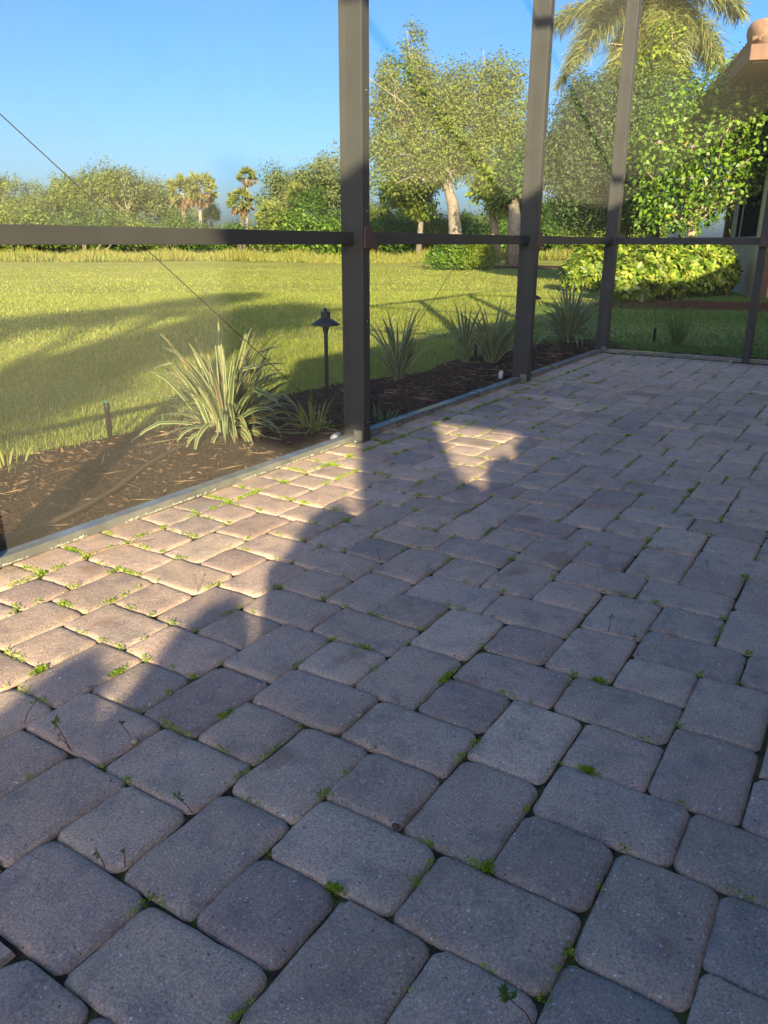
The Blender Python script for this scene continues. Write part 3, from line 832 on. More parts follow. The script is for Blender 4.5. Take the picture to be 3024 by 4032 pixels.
tag(link(bpy.data.objects.new('dead_straw', np_mesh('dead_straw', V2, F2, M['straw']))), 'dry straw and dead leaf strips scattered on the mulch', 'straw', None, 'stuff')
tag(link(bpy.data.objects.new('bark_chips', np_mesh('bark_chips', V, F, M['chip']))), 'loose bark chips and dead leaf bits on the mulch', 'mulch', None, 'stuff')

# ------------------------------------------------------------------ grass
def grass_zone(n, rmin, rmax, h, w, seed, tri=True, a0=2.0, a1=64.0):
    r = np.random.default_rng(seed)
    rad = np.sqrt(r.uniform(rmin ** 2, rmax ** 2, n)); an = np.radians(r.uniform(a0, a1, n))
    x, y = CAM[0] + rad * np.cos(an), CAM[1] + rad * np.sin(an)
    jit = r.normal(0, 0.04, n)
    k = ((y > edge_np(np.clip(x, -8, XC + 1)) + jit - 0.03) & (y > 0.1)) | ((x > XC + 0.60 + jit) & (x > XC + 0.5))
    k &= ~((x < XC + 0.6) & (y < 0.1))
    k &= r.uniform(0, 1, n) > np.clip((rad - 20.0) / 15.0, 0, 1)
    x, y = x[k], y[k]; n = len(x)
    az = r.uniform(0, 2 * np.pi, n); lean = np.abs(r.normal(0, 0.55, n)); H = h * r.uniform(0.5, 1.3, n)
    patch = 0.75 + 0.35 * np.sin(x * 1.7 + 0.6 * y) * np.cos(y * 1.3)
    H = H * patch
    W = w * r.uniform(0.6, 1.3, n)
    d = np.stack([np.cos(az) * np.sin(lean), np.sin(az) * np.sin(lean), np.cos(lean)], 1)
    lean2 = lean + r.uniform(0.1, 0.7, n)
    d2 = np.stack([np.cos(az) * np.sin(lean2), np.sin(az) * np.sin(lean2), np.cos(lean2)], 1)
    s = unit(np.stack([-np.sin(az), np.cos(az), r.normal(0, 0.2, n)], 1)) * (W / 2)[:, None]
    p0 = np.stack([x, y, np.full(n, -0.046)], 1)
    p1 = p0 + d * (H * 0.55)[:, None]; p2 = p1 + d2 * (H * 0.5)[:, None]
    V = np.stack([p0 - s, p0 + s, p1 + s * 0.8, p1 - s * 0.8, p2 + s * 0.12, p2 - s * 0.12], 1).reshape(-1, 3)
    b = (np.arange(n) * 6)[:, None]
    F = np.concatenate([b + np.array([0, 1, 2, 3]), b + np.array([3, 2, 4, 5])], 0)
    return V, F
parts = [grass_zone(150000, 3.3, 8.0, 0.044, 0.005, 1), grass_zone(110000, 8.0, 16.0, 0.048, 0.009, 2), grass_zone(90000, 16.0, 36.0, 0.045, 0.018, 3)]
off, VV, FF = 0, [], []
for V, F in parts:
    VV.append(V); FF.append(F + off); off += len(V)
VV, FF = np.concatenate(VV), np.concatenate(FF)
root = VV[(FF[:, 0] // 6) * 6]                     # foot of the blade each face belongs to
side = (root[:, 0] > XC + 0.4) & (root[:, 1] < 1.0 + 0.16 * root[:, 0] + 0.5 * np.sin(root[:, 0] * 1.7)) & (root[:, 0] < 14)  # blades in the shaded strip, their shade put into a darker green
for nm, k, mt, lb in (('grass', ~side, 'blade', 'short yellow green grass blades of the open lawn'), ('shade_grass', side, 'blade_shade', 'grass coloured darker for the shade beside the end screen wall and hedge')):
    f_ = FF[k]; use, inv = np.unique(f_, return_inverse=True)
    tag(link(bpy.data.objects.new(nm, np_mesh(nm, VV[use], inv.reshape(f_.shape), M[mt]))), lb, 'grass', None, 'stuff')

# rough reeds along the far edge of the lawn
def reeds(n, seed):
    r = np.random.default_rng(seed)
    an = np.radians(r.uniform(16, 64, n)); dist = 42 + 3.0 * np.sin(an * 7) + 2.5 * np.sin(an * 17 + 1) + r.gamma(1.4, 3.2, n)
    x, y = CAM[0] + dist * np.cos(an), CAM[1] + dist * np.sin(an)
    P = np.stack([x, y, np.full(n, -0.05)], 1)
    D = unit(np.stack([r.normal(0, 0.25, n), r.normal(0, 0.25, n), np.ones(n)], 1))
    H = r.uniform(0.2, 0.75, n) * (0.6 + 0.4 * np.sin(an * 40) ** 2) * np.clip((dist - 36) / 8, 0.3, 1)
    return leaf_quads(P, D, H, r.uniform(0.03, 0.07, n), r)
V, F = reeds(26000, 9)
tag(link(bpy.data.objects.new('reeds', np_mesh('reeds', V, F, M['reed']))), 'tall yellow olive reeds along the far edge of the lawn', 'reeds', None, 'stuff')

# ------------------------------------------------------------------ moss and weeds in the joints
def snap(x, y):
    '''nearest point on a paver joint'''
    n_, t_ = -x / U, -y / U
    for a, b, c, d in slots:
        if a <= n_ < b and c <= t_ < d:
            k = min(((n_ - a, 0), (b - n_, 1), (t_ - c, 2), (d - t_, 3)))
            if k[1] == 0: n_ = a
            elif k[1] == 1: n_ = b
            elif k[1] == 2: t_ = c
            else: t_ = d
            break
    return -n_ * U, -t_ * U

def moss():
    r = np.random.default_rng(21)
    PV, PD, PL = [], [], []
    def clump(cx, cy, rad, k, hgt):
        a = r.uniform(0, 2 * np.pi, k); q = rad * np.sqrt(r.uniform(0, 1, k))
        P = np.stack([cx + q * np.cos(a), cy + q * np.sin(a), r.uniform(-0.006, 0.004, k) + hgt * (1 - q / rad) * r.uniform(0.2, 1, k)], 1)
        PV.append(P); PD.append(unit(np.stack([np.cos(a) * 0.7 + r.normal(0, .5, k), np.sin(a) * 0.7 + r.normal(0, .5, k), r.uniform(0.1, 0.8, k)], 1)))
        PL.append(r.uniform(0.0026, 0.0055, k))
    for fw, s, cx, cy in inview:
        x0, x1, y0, y1 = -s[1] * U, -s[0] * U, -s[3] * U, -s[2] * U
        for side in range(2):                       # each joint once: near side and far side in y
            L = (x1 - x0) if side == 0 else (y1 - y0)
            wallward = -((y0 + y1) / 2)
            dens = 1.4 if wallward < 0.34 else (0.60 if wallward < 0.8 else 0.42)
            k = r.poisson(dens * L / 0.15 * (2.6 if fw > 1.6 else 1.7))
            for _ in range(k):
                t = r.uniform(0, 1) if r.uniform() < 0.65 else r.choice([0.02, 0.98])
                ln = r.uniform(0.006, 0.055) * (1.3 if wallward < 0.5 else 0.8)
                m_ = max(1, int(ln / 0.009))
                big = r.uniform(0.0025, 0.0085) * (1.25 if wallward < 0.5 else 1.0)
                for j in range(m_):
                    tt = np.clip(t + (j - m_ / 2) * 0.009 / L, 0, 1)
                    if side == 0: px, py = x0 + L * tt, y1
                    else: px, py = x1, y0 + L * tt
                    clump(px + r.normal(0, .0015), py + r.normal(0, .0015), big * r.uniform(0.6, 1.2), int(7 + big * 900), 0.005 * r.uniform(0.3, 1.3))
    for x_, y_, n_, sp in ((320, 2135, 16, .055), (1000, 1765, 10, .05), (1480, 1740, 16, .08), (1760, 1655, 8, .05), (1270, 1830, 10, .06), (900, 1960, 12, .07), (2960, 1535, 6, .03), (2480, 1700, 5, .012),
                           (1380, 2700 - 100, 5, .02), (2340, 2700, 6, .015), (1730, 2660, 6, .02), (1340, 3480, 6, .012), (1830, 3500, 7, .02), (2320, 3005, 6, .014), (480, 2660, 7, .02), (780, 2780, 6, .02), (200, 2670, 6, .02)):
        p = G(x_, y_)
        for _ in range(n_ * 2):
            sx, sy = snap(p[0] + r.normal(0, sp * .6), p[1] + r.normal(0, sp * .6))
            clump(sx, sy, r.uniform(.004, .010), 18, .006)
    P, D, L = np.concatenate(PV), np.concatenate(PD), np.concatenate(PL)
    k = P[:, 1] < -0.03
    V, F = leaf_quads(P[k], D[k], L[k], L[k] * 0.7, r, 0.1)
    return np_mesh('moss', V, F, M['moss'])
tag(link(bpy.data.objects.new('moss', moss())), 'bright green moss and tiny weeds growing in the paver joints', 'moss', None, 'stuff')

def seedling(x, y, h, lean, seed, label, leaves=5, ll=0.014):
    r = np.random.default_rng(seed)
    p = G(x, y); p = snap(p[0], p[1])
    t = empty('weed_seedling', (p[0], p[1], 0), label, 'weed', 'weed seedlings in the joints')
    vx = np.array([math.sin(YAW), math.cos(YAW), 0]); rx = np.array([math.cos(YAW), -math.sin(YAW), 0])
    top = rx * lean + np.array([0, 0, h])
    pts = [np.zeros(3), top * 0.4 + rx * -lean * 0.12, top * 0.75, top]
    MB().tube(pts, [0.0010, 0.0009, 0.0007, 0.0005], 5).build('stem', M['stem_red'], t)
    P = np.repeat([top, top * 0.92, top * 0.8], [leaves, leaves // 2, leaves // 2], 0)
    D = unit(r.normal(size=(len(P), 3)) * np.array([1, 1, 0.45]))
    ll *= 0.72
    V, F = leaf_quads(P, D, ll * r.uniform(0.7, 1.2, len(P)), ll * 0.5, r, 0.05)
    link(bpy.data.objects.new('leaves', np_mesh('leaves', V, F, M['weed'])), t)
for i, a in enumerate([(280, 2960, .062, -.018, 'tallest seedling at the left of the shaded pavers, leaves hanging', 7, .017),
                       (350, 2930, .035, -.022, 'thin seedling just right of the tall one on the left pavers', 4, .012),
                       (556, 2945, .050, -.022, 'leaning dark seedling between the tan pebble and the left edge', 4, .015),
                       (812, 3230, .033, -.022, 'small bright seedling with a fan of leaves on the lower left pavers', 6, .016),
                       (425, 3420, .030, -.008, 'bare seedling with brown leaves left of its twin, lower left', 3, .012),
                       (495, 3415, .030, .002, 'upright seedling right of its bare twin, lower left', 3, .012),
                       (50, 2830, .055, .03, 'sunlit seedling with drooping arrow leaves at the left edge', 4, .013),
                       (810, 2345, .050, -.004, 'lone red seedling standing on sunlit pavers', 3, .012),
                       (2090, 4020, .050, -.035, 'largest seedling, oval paired leaves, bottom centre right', 9, .020),
                       (2520, 2570, .050, -.012, 'thin tall seedling on the right hand pavers', 4, .012),
                       (2365, 2525, .040, .004, 'seedling with orange tinged leaf, right of centre', 5, .014),
                       (1505, 2200, .040, -.008, 'wiry red seedling near the end of the sunlit patch', 2, .008),
                       (2790, 2225, .025, -.004, 'tiny two leaved seedling on the far right pavers', 3, .012)]):
    seedling(a[0], a[1], a[2], a[3], 60 + i, a[4], a[5], a[6])

def pebble(x, y, rad, mat, label, seed):
    r = np.random.default_rng(seed); p = G(x, y); p = snap(p[0], p[1])
    bm = bmesh.new(); bmesh.ops.create_icosphere(bm, subdivisions=2, radius=rad)
    for v in bm.verts: v.co = Vector((v.co.x * 1.25, v.co.y, v.co.z * 0.75)) * (1 + r.normal(0, 0.05))
    me = bpy.data.meshes.new('pebble'); bm.to_mesh(me); bm.free(); me.materials.append(mat)
    for q in me.polygons: q.use_smooth = True
    o = link(bpy.data.objects.new('pebble', me)); o.location = (p[0], p[1], rad * 0.5); o.rotation_euler = (0, 0, r.uniform(0, 3))
    tag(o, label, 'pebble')
pebble(622, 2970, .0072, M['pebble'], 'flat tan pebble in a joint, lower left', 1)
pebble(1542, 2865, .0050, M['pebble'], 'upper of two cream pebbles in one long joint', 2)
pebble(1477, 2945, .0050, M['pebble'], 'lower of two cream pebbles in one long joint', 3)
pebble(1563, 3262, .0058, M['pebble_brown'], 'dark brown pebble in a joint near the centre', 4)
pebble(130, 2195, .0050, M['pebble'], 'pale pebble against the base channel, far left', 5)
pebble(2872, 1417, .0110, M['pebble'], 'pale pebble by the channel near the right post', 6)

def fallen_leaf(pts, w, mat, label, name='fallen_leaf'):
    q = [np.array(G(x, y, z)) for x, y, z in pts]
    V, F = [], []
    for i, p in enumerate(q):
        t = unit(q[min(i + 1, len(q) - 1)] - q[max(i - 1, 0)]); s = np.array([-t[1], t[0], 0.0]); s /= np.linalg.norm(s) + 1e-9
        ww = w * math.sin(math.pi * (0.08 + 0.88 * i / (len(q) - 1)))
        V += [p - s * ww, p + np.array([0, 0, -0.15 * ww]), p + s * ww]
    for i in range(len(q) - 1):
        F += [(3*i, 3*i+1, 3*i+4, 3*i+3), (3*i+1, 3*i+2, 3*i+5, 3*i+4)]
    o = link(bpy.data.objects.new(name, np_mesh(name, V, F, mat, True)))
    o.modifiers.new('thickness', 'SOLIDIFY').thickness = 0.0006
    tag(o, label, 'leaf')
fallen_leaf([(320, 2205, .004), (345, 2185, .008), (420, 2165, .010), (500, 2150, .009), (560, 2140, .006), (610, 2125, .004)], .0045, M['straw'], 'long curled straw coloured leaf on sunlit pavers')
fallen_leaf([(1665, 2245, .004), (1690, 2236, .010), (1715, 2248, .004)], .008, M['paleleaf'], 'pale grey green fallen leaf, nearer of two')
fallen_leaf([(1670, 2228, .006), (1680, 2218, .013), (1692, 2214, .008)], .006, M['paleleaf'], 'small pale fallen leaf, farther of two')
fallen_leaf([(1920, 2092, .004), (1940, 2075, .012), (1965, 2082, .005)], .008, M['weed'], 'green fallen leaf on the shaded pavers beyond')

# ------------------------------------------------------------------ trees and shrubs
def bl(px, py, rx, ry, D, deep=1.0):
    c = at(px, py, D); k = D / FPX * 1.05
    return (c[0], c[1], c[2], rx * k * deep, rx * k * deep, ry * k)

def tree(name, label, base, trunk_pts, trunk_r, blobs, n, size, leaf, bark, seed, cat='tree', group=None, per=22, spread=0.16, shell=0.55, aspect=0.55, limbs=True, lr=0.35, extra=None):
    base = np.asarray(base, float)
    t = empty(name, base, label, cat, group)
    mb = MB()
    pts = [np.asarray(p, float) - base for p in trunk_pts]
    mb.tube(pts, list(np.linspace(trunk_r, trunk_r * 0.55, len(pts))), 10)
    bb = [(b[0] - base[0], b[1] - base[1], b[2] - base[2], *b[3:]) for b in blobs]
    if limbs:
        for i, b in enumerate(bb):
            src = pts[-1] if b[2] > pts[-1][2] * 0.8 else pts[max(1, len(pts) - 2)]
            e = np.array(b[:3])
            q = limb(mb, src, e, trunk_r * lr, trunk_r * 0.09, seed + i, 0.07)
            r = np.random.default_rng(seed * 7 + i)
            for k in range(3):
                limb(mb, q[3], e + r.normal(size=3) * np.array(b[3:6]) * 0.6, trunk_r * 0.13, trunk_r * 0.04, seed * 3 + i * 5 + k, 0.08, 5, 5)
    mb.build('trunk', bark, t, True)
    link(bpy.data.objects.new('crown', crown_mesh('crown', bb, n, size, leaf, seed, per, spread, shell, aspect)), t)
    for nm, bs, nn, sz, lf in (extra or []):
        b2 = [(b[0] - base[0], b[1] - base[1], b[2] - base[2], *b[3:]) for b in bs]
        link(bpy.data.objects.new(nm, crown_mesh(nm, b2, nn, sz, lf, seed + 99, per, spread, shell, aspect)), t)
    return t

def foot(px, D):
    p = at(px, 954, D); return np.array([p[0], p[1], -0.05])

# the big pale-barked oak across the lawn
D = 44.0
f = foot(1790, D)
tree('oak_tree', 'tall pale barked oak in full leaf beyond the bright round hedge', f,
     [f, at(1785, 900, D), at(1775, 800, D), at(1745, 700, D)], 0.42,
     [bl(*b, D) for b in ((1622, 190, 42, 80), (1590, 330, 105, 95), (1510, 300, 40, 60), (1520, 430, 80, 60), (1495, 560, 60, 50), (1560, 560, 95, 95), (1520, 690, 70, 60), (1700, 390, 120, 110),
                          (1690, 540, 120, 120), (1850, 360, 100, 90), (1830, 520, 120, 110), (1960, 310, 85, 75), (1985, 450, 95, 95), (1920, 590, 120, 90), (2030, 560, 60, 90), (1620, 680, 90, 60), (1740, 650, 90, 70))],
     62000, 0.145, M['olive'], M['bark_pale'], 301, per=30, spread=0.17, shell=0.3, lr=0.45)
D = 40.0
f = foot(1945, D)
tree('lime_tree', 'small lime green spreading tree right of the pale oak trunk', f, [f, at(1942, 900, D), at(1930, 840, D)], 0.27,
     [bl(*b, D) for b in ((1960, 705, 100, 40), (2040, 740, 70, 45), (1900, 740, 60, 35), (1990, 790, 80, 45), (2050, 830, 50, 40))], 6500, 0.22, M['lime'], M['bark'], 302, spread=0.22, shell=0.3)
D = 47.0
f = foot(1640, D)
tree('lime_tree', 'yellow green low branching tree left of the pale oak trunk', f, [f, at(1650, 880, D), at(1655, 830, D)], 0.2,
     [bl(*b, D) for b in ((1600, 745, 95, 40), (1680, 720, 60, 40), (1540, 780, 45, 35), (1640, 810, 70, 35))], 4500, 0.24, M['lime'], M['bark'], 303, spread=0.22, shell=0.3)
D = 36.0
f = foot(2022, D)
tree('dark_trunk_tree', 'tree with a thick dark trunk just left of the second post', f, [f, at(2020, 900, D), at(2015, 800, D)], 0.40,
     [bl(*b, D) for b in ((2040, 690, 70, 70), (2120, 620, 70, 80))], 4000, 0.22, M['green'], M['bark'], 304, spread=0.2, shell=0.3)

# bright hedge bushes on the lawn
for (blobs, mt, lab, sd) in ((((1720, 1012, 48, 34), (1770, 1000, 55, 42), (1810, 1010, 40, 36)), 'hibiscus', 'green left half of the rounded hedge out on the lawn', 310),
                             (((1850, 1005, 45, 40), (1890, 1000, 45, 42), (1915, 1015, 25, 30)), 'lime', 'brighter yellow green right half of the rounded hedge out on the lawn', 311)):
    D = 29.0; f = foot(blobs[1][0], D)
    tree('hedge_bush', lab, f, [f, f + np.array([0, 0, 0.4])], 0.05, [bl(*b, D) for b in blobs], 4200, 0.10, M[mt], M['bark'], sd, 'bush', None, 20, 0.16, 0.3)

# clipped privet tree by the neighbour's house, seen through the second and third panels
D = 20.0
f = foot(2430, D)
tree('privet_tree', 'dense rounded dark green tree between the second post and the corner', f, [f, at(2440, 1000, D), at(2450, 900, D), at(2440, 820, D)], 0.14,
     [bl(*b, D) for b in ((2330, 430, 120, 100), (2240, 510, 85, 100), (2420, 470, 120, 130), (2520, 400, 110, 110), (2600, 420, 85, 110), (2290, 640, 130, 120), (2210, 720, 65, 100), (2420, 680, 130, 130),
                          (2540, 620, 110, 120), (2350, 800, 130, 80), (2480, 820, 100, 70), (2230, 830, 70, 50), (2250, 310, 22, 60), (2300, 360, 30, 50))],
     60000, 0.075, M['dark'], M['bark'], 320, per=24, spread=0.15, shell=0.5,
     extra=[('young_shoots', [bl(*b, D) for b in ((2560, 230, 45, 110), (2620, 170, 28, 95), (2660, 200, 24, 90), (2520, 280, 60, 60))], 1500, 0.10, M['lime'])])

# hibiscus in front of the neighbour's wall
D = 16.6
f = foot(2700, D)
hib_blobs = [bl(*b, D) for b in ((2690, 420, 90, 90), (2790, 370, 90, 80), (2880, 330, 80, 90), (2970, 350, 80, 110), (3060, 420, 90, 120), (2600, 540, 90, 100), (2700, 560, 110, 110), (2820, 540, 120, 110), (2940, 530, 100, 110),
                                (3050, 600, 80, 110), (2560, 680, 60, 90), (2650, 700, 100, 90), (2770, 700, 110, 90), (2890, 680, 90, 80), (2990, 690, 60, 50), (2590, 820, 80, 70), (2690, 830, 80, 60), (2780, 800, 60, 50), (2860, 760, 50, 40))]
hib = tree('hibiscus_tree', 'large sunlit hibiscus with glossy leaves in front of the neighbouring house', f, [f, at(2705, 1020, D), at(2715, 960, D), at(2720, 880, D)], 0.13,
           hib_blobs, 13000, 0.092, M['hibiscus'], M['twig'], 330, per=14, spread=0.26, shell=0.35, aspect=0.62, lr=0.30)
r = np.random.default_rng(77)
k = 26
bi = r.integers(0, len(hib_blobs), k)
P = np.array([np.array(hib_blobs[i][:3]) + unit(r.normal(size=3) * np.array([1, 1, .8]) + np.array([-.8, -.2, 0])) * np.array(hib_blobs[i][3:6]) * 1.02 for i in bi]) - f
V, F = leaf_quads(P, unit(r.normal(size=(k, 3)) + np.array([0, 0, -.5])), 0.10, 0.065, r, 0.05)
link(bpy.data.objects.new('yellow_leaves', np_mesh('yellow_leaves', V, F, M['yellowleaf'])), hib)
for px_, py_ in ((2588, 553), (2722, 570), (2715, 690)):
    c = at(px_, py_, D - 1.0) - f
    a = np.linspace(0, 2 * np.pi, 6)[:5]
    dd = unit(np.stack([np.full(5, -0.35), np.cos(a), np.sin(a)], 1))
    V, F = leaf_quads(np.repeat(c[None], 5, 0), dd, 0.042, 0.038, r, 0.08)
    link(bpy.data.objects.new('flower', np_mesh('flower', V, F, M['pink'])), hib)

# variegated hedges: leaves in little umbrellas
def umbrella_hedge(label, blobs, n, size, seed, D, px0):
    r = np.random.default_rng(seed)
    f = foot(px0, D); t = empty('variegated_hedge', f, label, 'hedge', 'variegated hedges by the house')
    C, nrm = [], []
    w = np.array([b[3] * b[5] for b in blobs]); w = w / w.sum()
    for b, q in zip(blobs, w):
        k = int(n * q); d = unit(r.normal(size=(k, 3))); rad = r.uniform(0.72, 1.04, (k, 1))
        C.append(np.array(b[:3]) + d * rad * np.array(b[3:6])); nrm.append(d)
    C, nrm = np.concatenate(C), np.concatenate(nrm)
    ok = C[:, 2] > 0.02; C, nrm = C[ok], unit(nrm[ok] + np.array([0, 0, 0.45]))
    m = 8
    a = np.tile(np.linspace(0, 2 * np.pi, m + 1)[:m], len(C)) + np.repeat(r.uniform(0, 6, len(C)), m)
    Nn = np.repeat(nrm, m, 0); S = unit(np.cross(Nn, np.array([0.3, 0.2, 0.9]))); T = np.cross(Nn, S)
    D_ = unit(S * np.cos(a)[:, None] + T * np.sin(a)[:, None] + Nn * r.uniform(-0.1, 0.6, (len(a), 1)))
    Cr = np.repeat(C, m, 0)
    L = size * r.uniform(0.7, 1.2, len(a))
    # broad leaves: long axis D_, broad face along the umbrella
    Sd = unit(np.cross(D_, Nn)); W = L * 0.45
    p0 = Cr + D_ * 0.015
    V = np.stack([p0, p0 + D_ * (L * .35)[:, None] + Sd * (W * .42)[:, None], p0 + D_ * (L * .72)[:, None] + Sd * (W * .46)[:, None], p0 + D_ * L[:, None],
                  p0 + D_ * (L * .72)[:, None] - Sd * (W * .46)[:, None], p0 + D_ * (L * .35)[:, None] - Sd * (W * .42)[:, None]], 1).reshape(-1, 3)
    F = np.arange(len(V)).reshape(-1, 6)
    link(bpy.data.objects.new('foliage', np_mesh('foliage', V - f, F, M['arbor'])), t)
    mb = MB()
    for i in range(14):
        b = blobs[r.integers(len(blobs))]
        e = np.array(b[:3]) + r.normal(size=3) * np.array(b[3:6]) * 0.4
        s = np.array([e[0] + r.normal(0, .15), e[1] + r.normal(0, .15), -0.05])
        limb(mb, s - f, e - f, 0.016, 0.007, seed + i, 0.05, 5, 5)
    mb.build('stems', M['bark'], t)
hd = lambda px: 13.8 + (px - 2470) * 2.8 / 390
umbrella_hedge('bright yellow variegated hedge right of the corner post', [bl(*b, hd(b[0])) for b in ((2470, 1085, 62, 72), (2540, 1055, 70, 85), (2610, 1045, 70, 80), (2690, 1035, 70, 75), (2760, 1030, 62, 68), (2815, 1035, 52, 64), (2858, 1070, 30, 50), (2500, 1125, 75, 36), (2600, 1110, 85, 40), (2720, 1090, 85, 36), (2810, 1085, 60, 36))], 1500, 0.125, 340, 13.8, 2560)
umbrella_hedge('greener variegated hedge left of the corner post', [bl(*b, 16.6) for b in ((2265, 1065, 50, 58), (2320, 1035, 75, 70), (2390, 1040, 65, 75), (2440, 1030, 50, 70))], 620, 0.115, 341, 16.6, 2330)

# red mulch under the hedges
def blob_sheet(name, cx, cy, rx, ry, rot, mat, label, cat):
    V = [(cx, cy, -0.012)]
    for k in range(40):
        a = 2 * math.pi * k / 40; q = 1 + 0.10 * math.sin(3 * a + 1) + 0.05 * math.sin(7 * a)
        x, y = rx * q * math.cos(a), ry * q * math.sin(a)
        V.append((cx + x * math.cos(rot) - y * math.sin(rot), cy + x * math.sin(rot) + y * math.cos(rot), -0.038))
    F = [(0, 1 + k, 1 + (k + 1) % 40) for k in range(40)]
    return tag(link(bpy.data.objects.new(name, np_mesh(name, V, F, mat))), label, cat, None, 'structure')
c = foot(2690, 13.3); blob_sheet('hedge_mulch', c[0] + .3, c[1] - .1, 2.4, 1.15, 2.0, M['soil_red'], 'red brown mulch under the yellow hedge', 'mulch bed')
c = foot(2050, 33.0); blob_sheet('tree_mulch', c[0], c[1], 4.0, 2.0, 2.1, M['soil_red'], 'reddish mulch ring at the foot of the far trees', 'mulch bed')

# ------------------------------------------------------------------ palms
def frond(mb_pts, n, leaf_l, seed, droop=0.8):
    """pinnate frond: leaflets hanging from an arching rib"""
    r = np.random.default_rng(seed)
    q = np.array(mb_pts); t = np.linspace(0, len(q) - 1.001, n); i = t.astype(int); fr = (t - i)[:, None]
    P = q[i] * (1 - fr) + q[i + 1] * fr; T = unit(q[i + 1] - q[i])
    P, T = np.repeat(P, 4, 0), np.repeat(T, 4, 0); tt = np.repeat(t / (len(q) - 1), 4)
    side = unit(np.cross(T, np.array([0, 0, 1.0]))); sg = np.tile([1, -1, 1, -1], n)[:, None]
    D1 = unit(T * 0.5 + side * sg * r.uniform(0.3, 1.0, (len(P), 1)) + np.array([0, 0, 1]) * r.uniform(-.3, .5, (len(P), 1)) + r.normal(0, .15, P.shape))
    D2 = unit(D1 + np.array([0, 0, -1]) * droop * r.uniform(0.5, 1.8, (len(P), 1)))
    L = leaf_l * (0.45 + 0.75 * np.sin(np.pi * np.clip(tt * 0.85 + 0.12, 0, 1))) * r.uniform(0.7, 1.2, len(P))
    S = unit(np.cross(D1, r.normal(size=P.shape))) * 0.011
    p1 = P + D1 * (L * .5)[:, None]; p2 = p1 + D2 * (L * .6)[:, None]
    V = np.stack([P - S, P + S, p1 + S, p1 - S, p2 + S * .2, p2 - S * .2], 1).reshape(-1, 3)
    b = (np.arange(len(P)) * 6)[:, None]
    return V, np.concatenate([b + np.array([0, 1, 2, 3]), b + np.array([3, 2, 4, 5])], 0)

D = 21.5
f = foot(2570, D)
palm = empty('queen_palm', f, 'tall feathery palm rising behind the hibiscus, fronds arching at the top', 'palm')
hub = at(2570, 60, D)
MB().tube([np.zeros(3), at(2578, 500, D) - f, hub - f], [0.17, 0.15, 0.12], 12).build('trunk', M['bark_pale'], palm, True)
tips = [((2400, -130), (2190, 330), 0.4), ((2430, -60), (2260, 250), -0.8), ((2470, -190), (2310, 60), 1.2), ((2480, 30), (2400, 330), -0.5), ((2520, -220), (2420, -60), -1.4), ((2600, -260), (2700, -80), 0.8), ((2640, -60), (2640, 300), -0.9),
        ((2690, -10), (2780, 250), 0.3), ((2740, -10), (2845, 290), -0.3), ((2760, -160), (2900, 60), 1.0), ((2540, 60), (2520, 380), 0.9), ((2660, -200), (2830, -60), -0.9), ((2340, -60), (2150, 120), 0.9), ((2600, 40), (2690, 340), 0.9)]
for i, ((cx, cy), (tx, ty), dd) in enumerate(tips):
    c, e = at(cx, cy, D + dd * 0.7), at(tx, ty, D + dd * 1.6)
    q = [(hub * (1 - s) ** 2 + 2 * c * s * (1 - s) + e * s * s) - f for s in np.linspace(0, 1, 9)]
    V, F = frond(q, 190, 0.62, 400 + i)
    fo = link(bpy.data.objects.new('frond', np_mesh('frond', V, F, M['frond'])), palm)
    MB().tube(q, list(np.linspace(0.03, 0.008, 9)), 6).build('rib', M['twig'], fo)

def sabal(px, crown_y, base_y, D, label, rad, seed, trunk_to=None, skirt=True):
    r = np.random.default_rng(seed)
    f = foot(px, D); t = empty('cabbage_palm', f, label, 'palm', 'cabbage palms in the far tree line')
    c = at(px, crown_y, D) - f
    MB().tube([np.zeros(3), np.array([c[0] * .4 + .1, c[1] * .4, c[2] * .5]), c], [0.17, 0.15, 0.13], 9).build('trunk', M['bark_pale'], t, True)
    V, F, o = [], [], 0
    VT, FT, ot = [], [], 0
    for k in range(70):
        d = unit(r.normal(size=3) + np.array([0, 0, 0.35])); tip = c + d * rad * r.uniform(0.45, 0.75)
        m = 12
        s = unit(np.cross(d, r.normal(size=3)))
        ang = np.linspace(-1.3, 1.3, m)[:, None]
        dd = unit(d * np.cos(ang) + s * np.sin(ang) + np.array([0, 0, -0.35]))
        v, f_ = leaf_quads(np.repeat(tip[None], m, 0), dd, rad * 0.46, rad * 0.085, r)
        dead = skirt and d[2] < -0.35
        if dead:
            VT.append(v); FT.append(f_ + ot); ot += len(v)
        else:
            V.append(v); F.append(f_ + o); o += len(v)
    if skirt:
        for k in range(9):
            a = r.uniform(0, 6.28); d = np.array([math.cos(a) * .35, math.sin(a) * .5, -1.0])
            v, f_ = leaf_quads(np.repeat((c + np.array([0, 0, -.15]))[None], 5, 0), unit(d + r.normal(0, .22, (5, 3))), rad * r.uniform(.6, .95), rad * .11, r)
            VT.append(v); FT.append(f_ + ot); ot += len(v)
    link(bpy.data.objects.new('fan_leaves', np_mesh('fan_leaves', np.concatenate(V), np.concatenate(F), M['fan'])), t)
    if VT: link(bpy.data.objects.new('dead_skirt', np_mesh('dead_skirt', np.concatenate(VT), np.concatenate(FT), M['thatch'])), t)
sabal(712, 765, 900, 66, 'left palm of the pair with shaggy brown skirts', 1.35, 501)
sabal(778, 750, 900, 66, 'right palm of the pair with shaggy brown skirts', 1.45, 502)
sabal(963, 702, 900, 78, 'tallest slender palm standing clear against the sky', 0.95, 503)
sabal(940, 800, 900, 64, 'short palm left of and below the tallest slender palm', 1.15, 504)
sabal(1160, 780, 900, 66, 'palm with orange brown skirt inside the right hand trees', 1.2, 505)
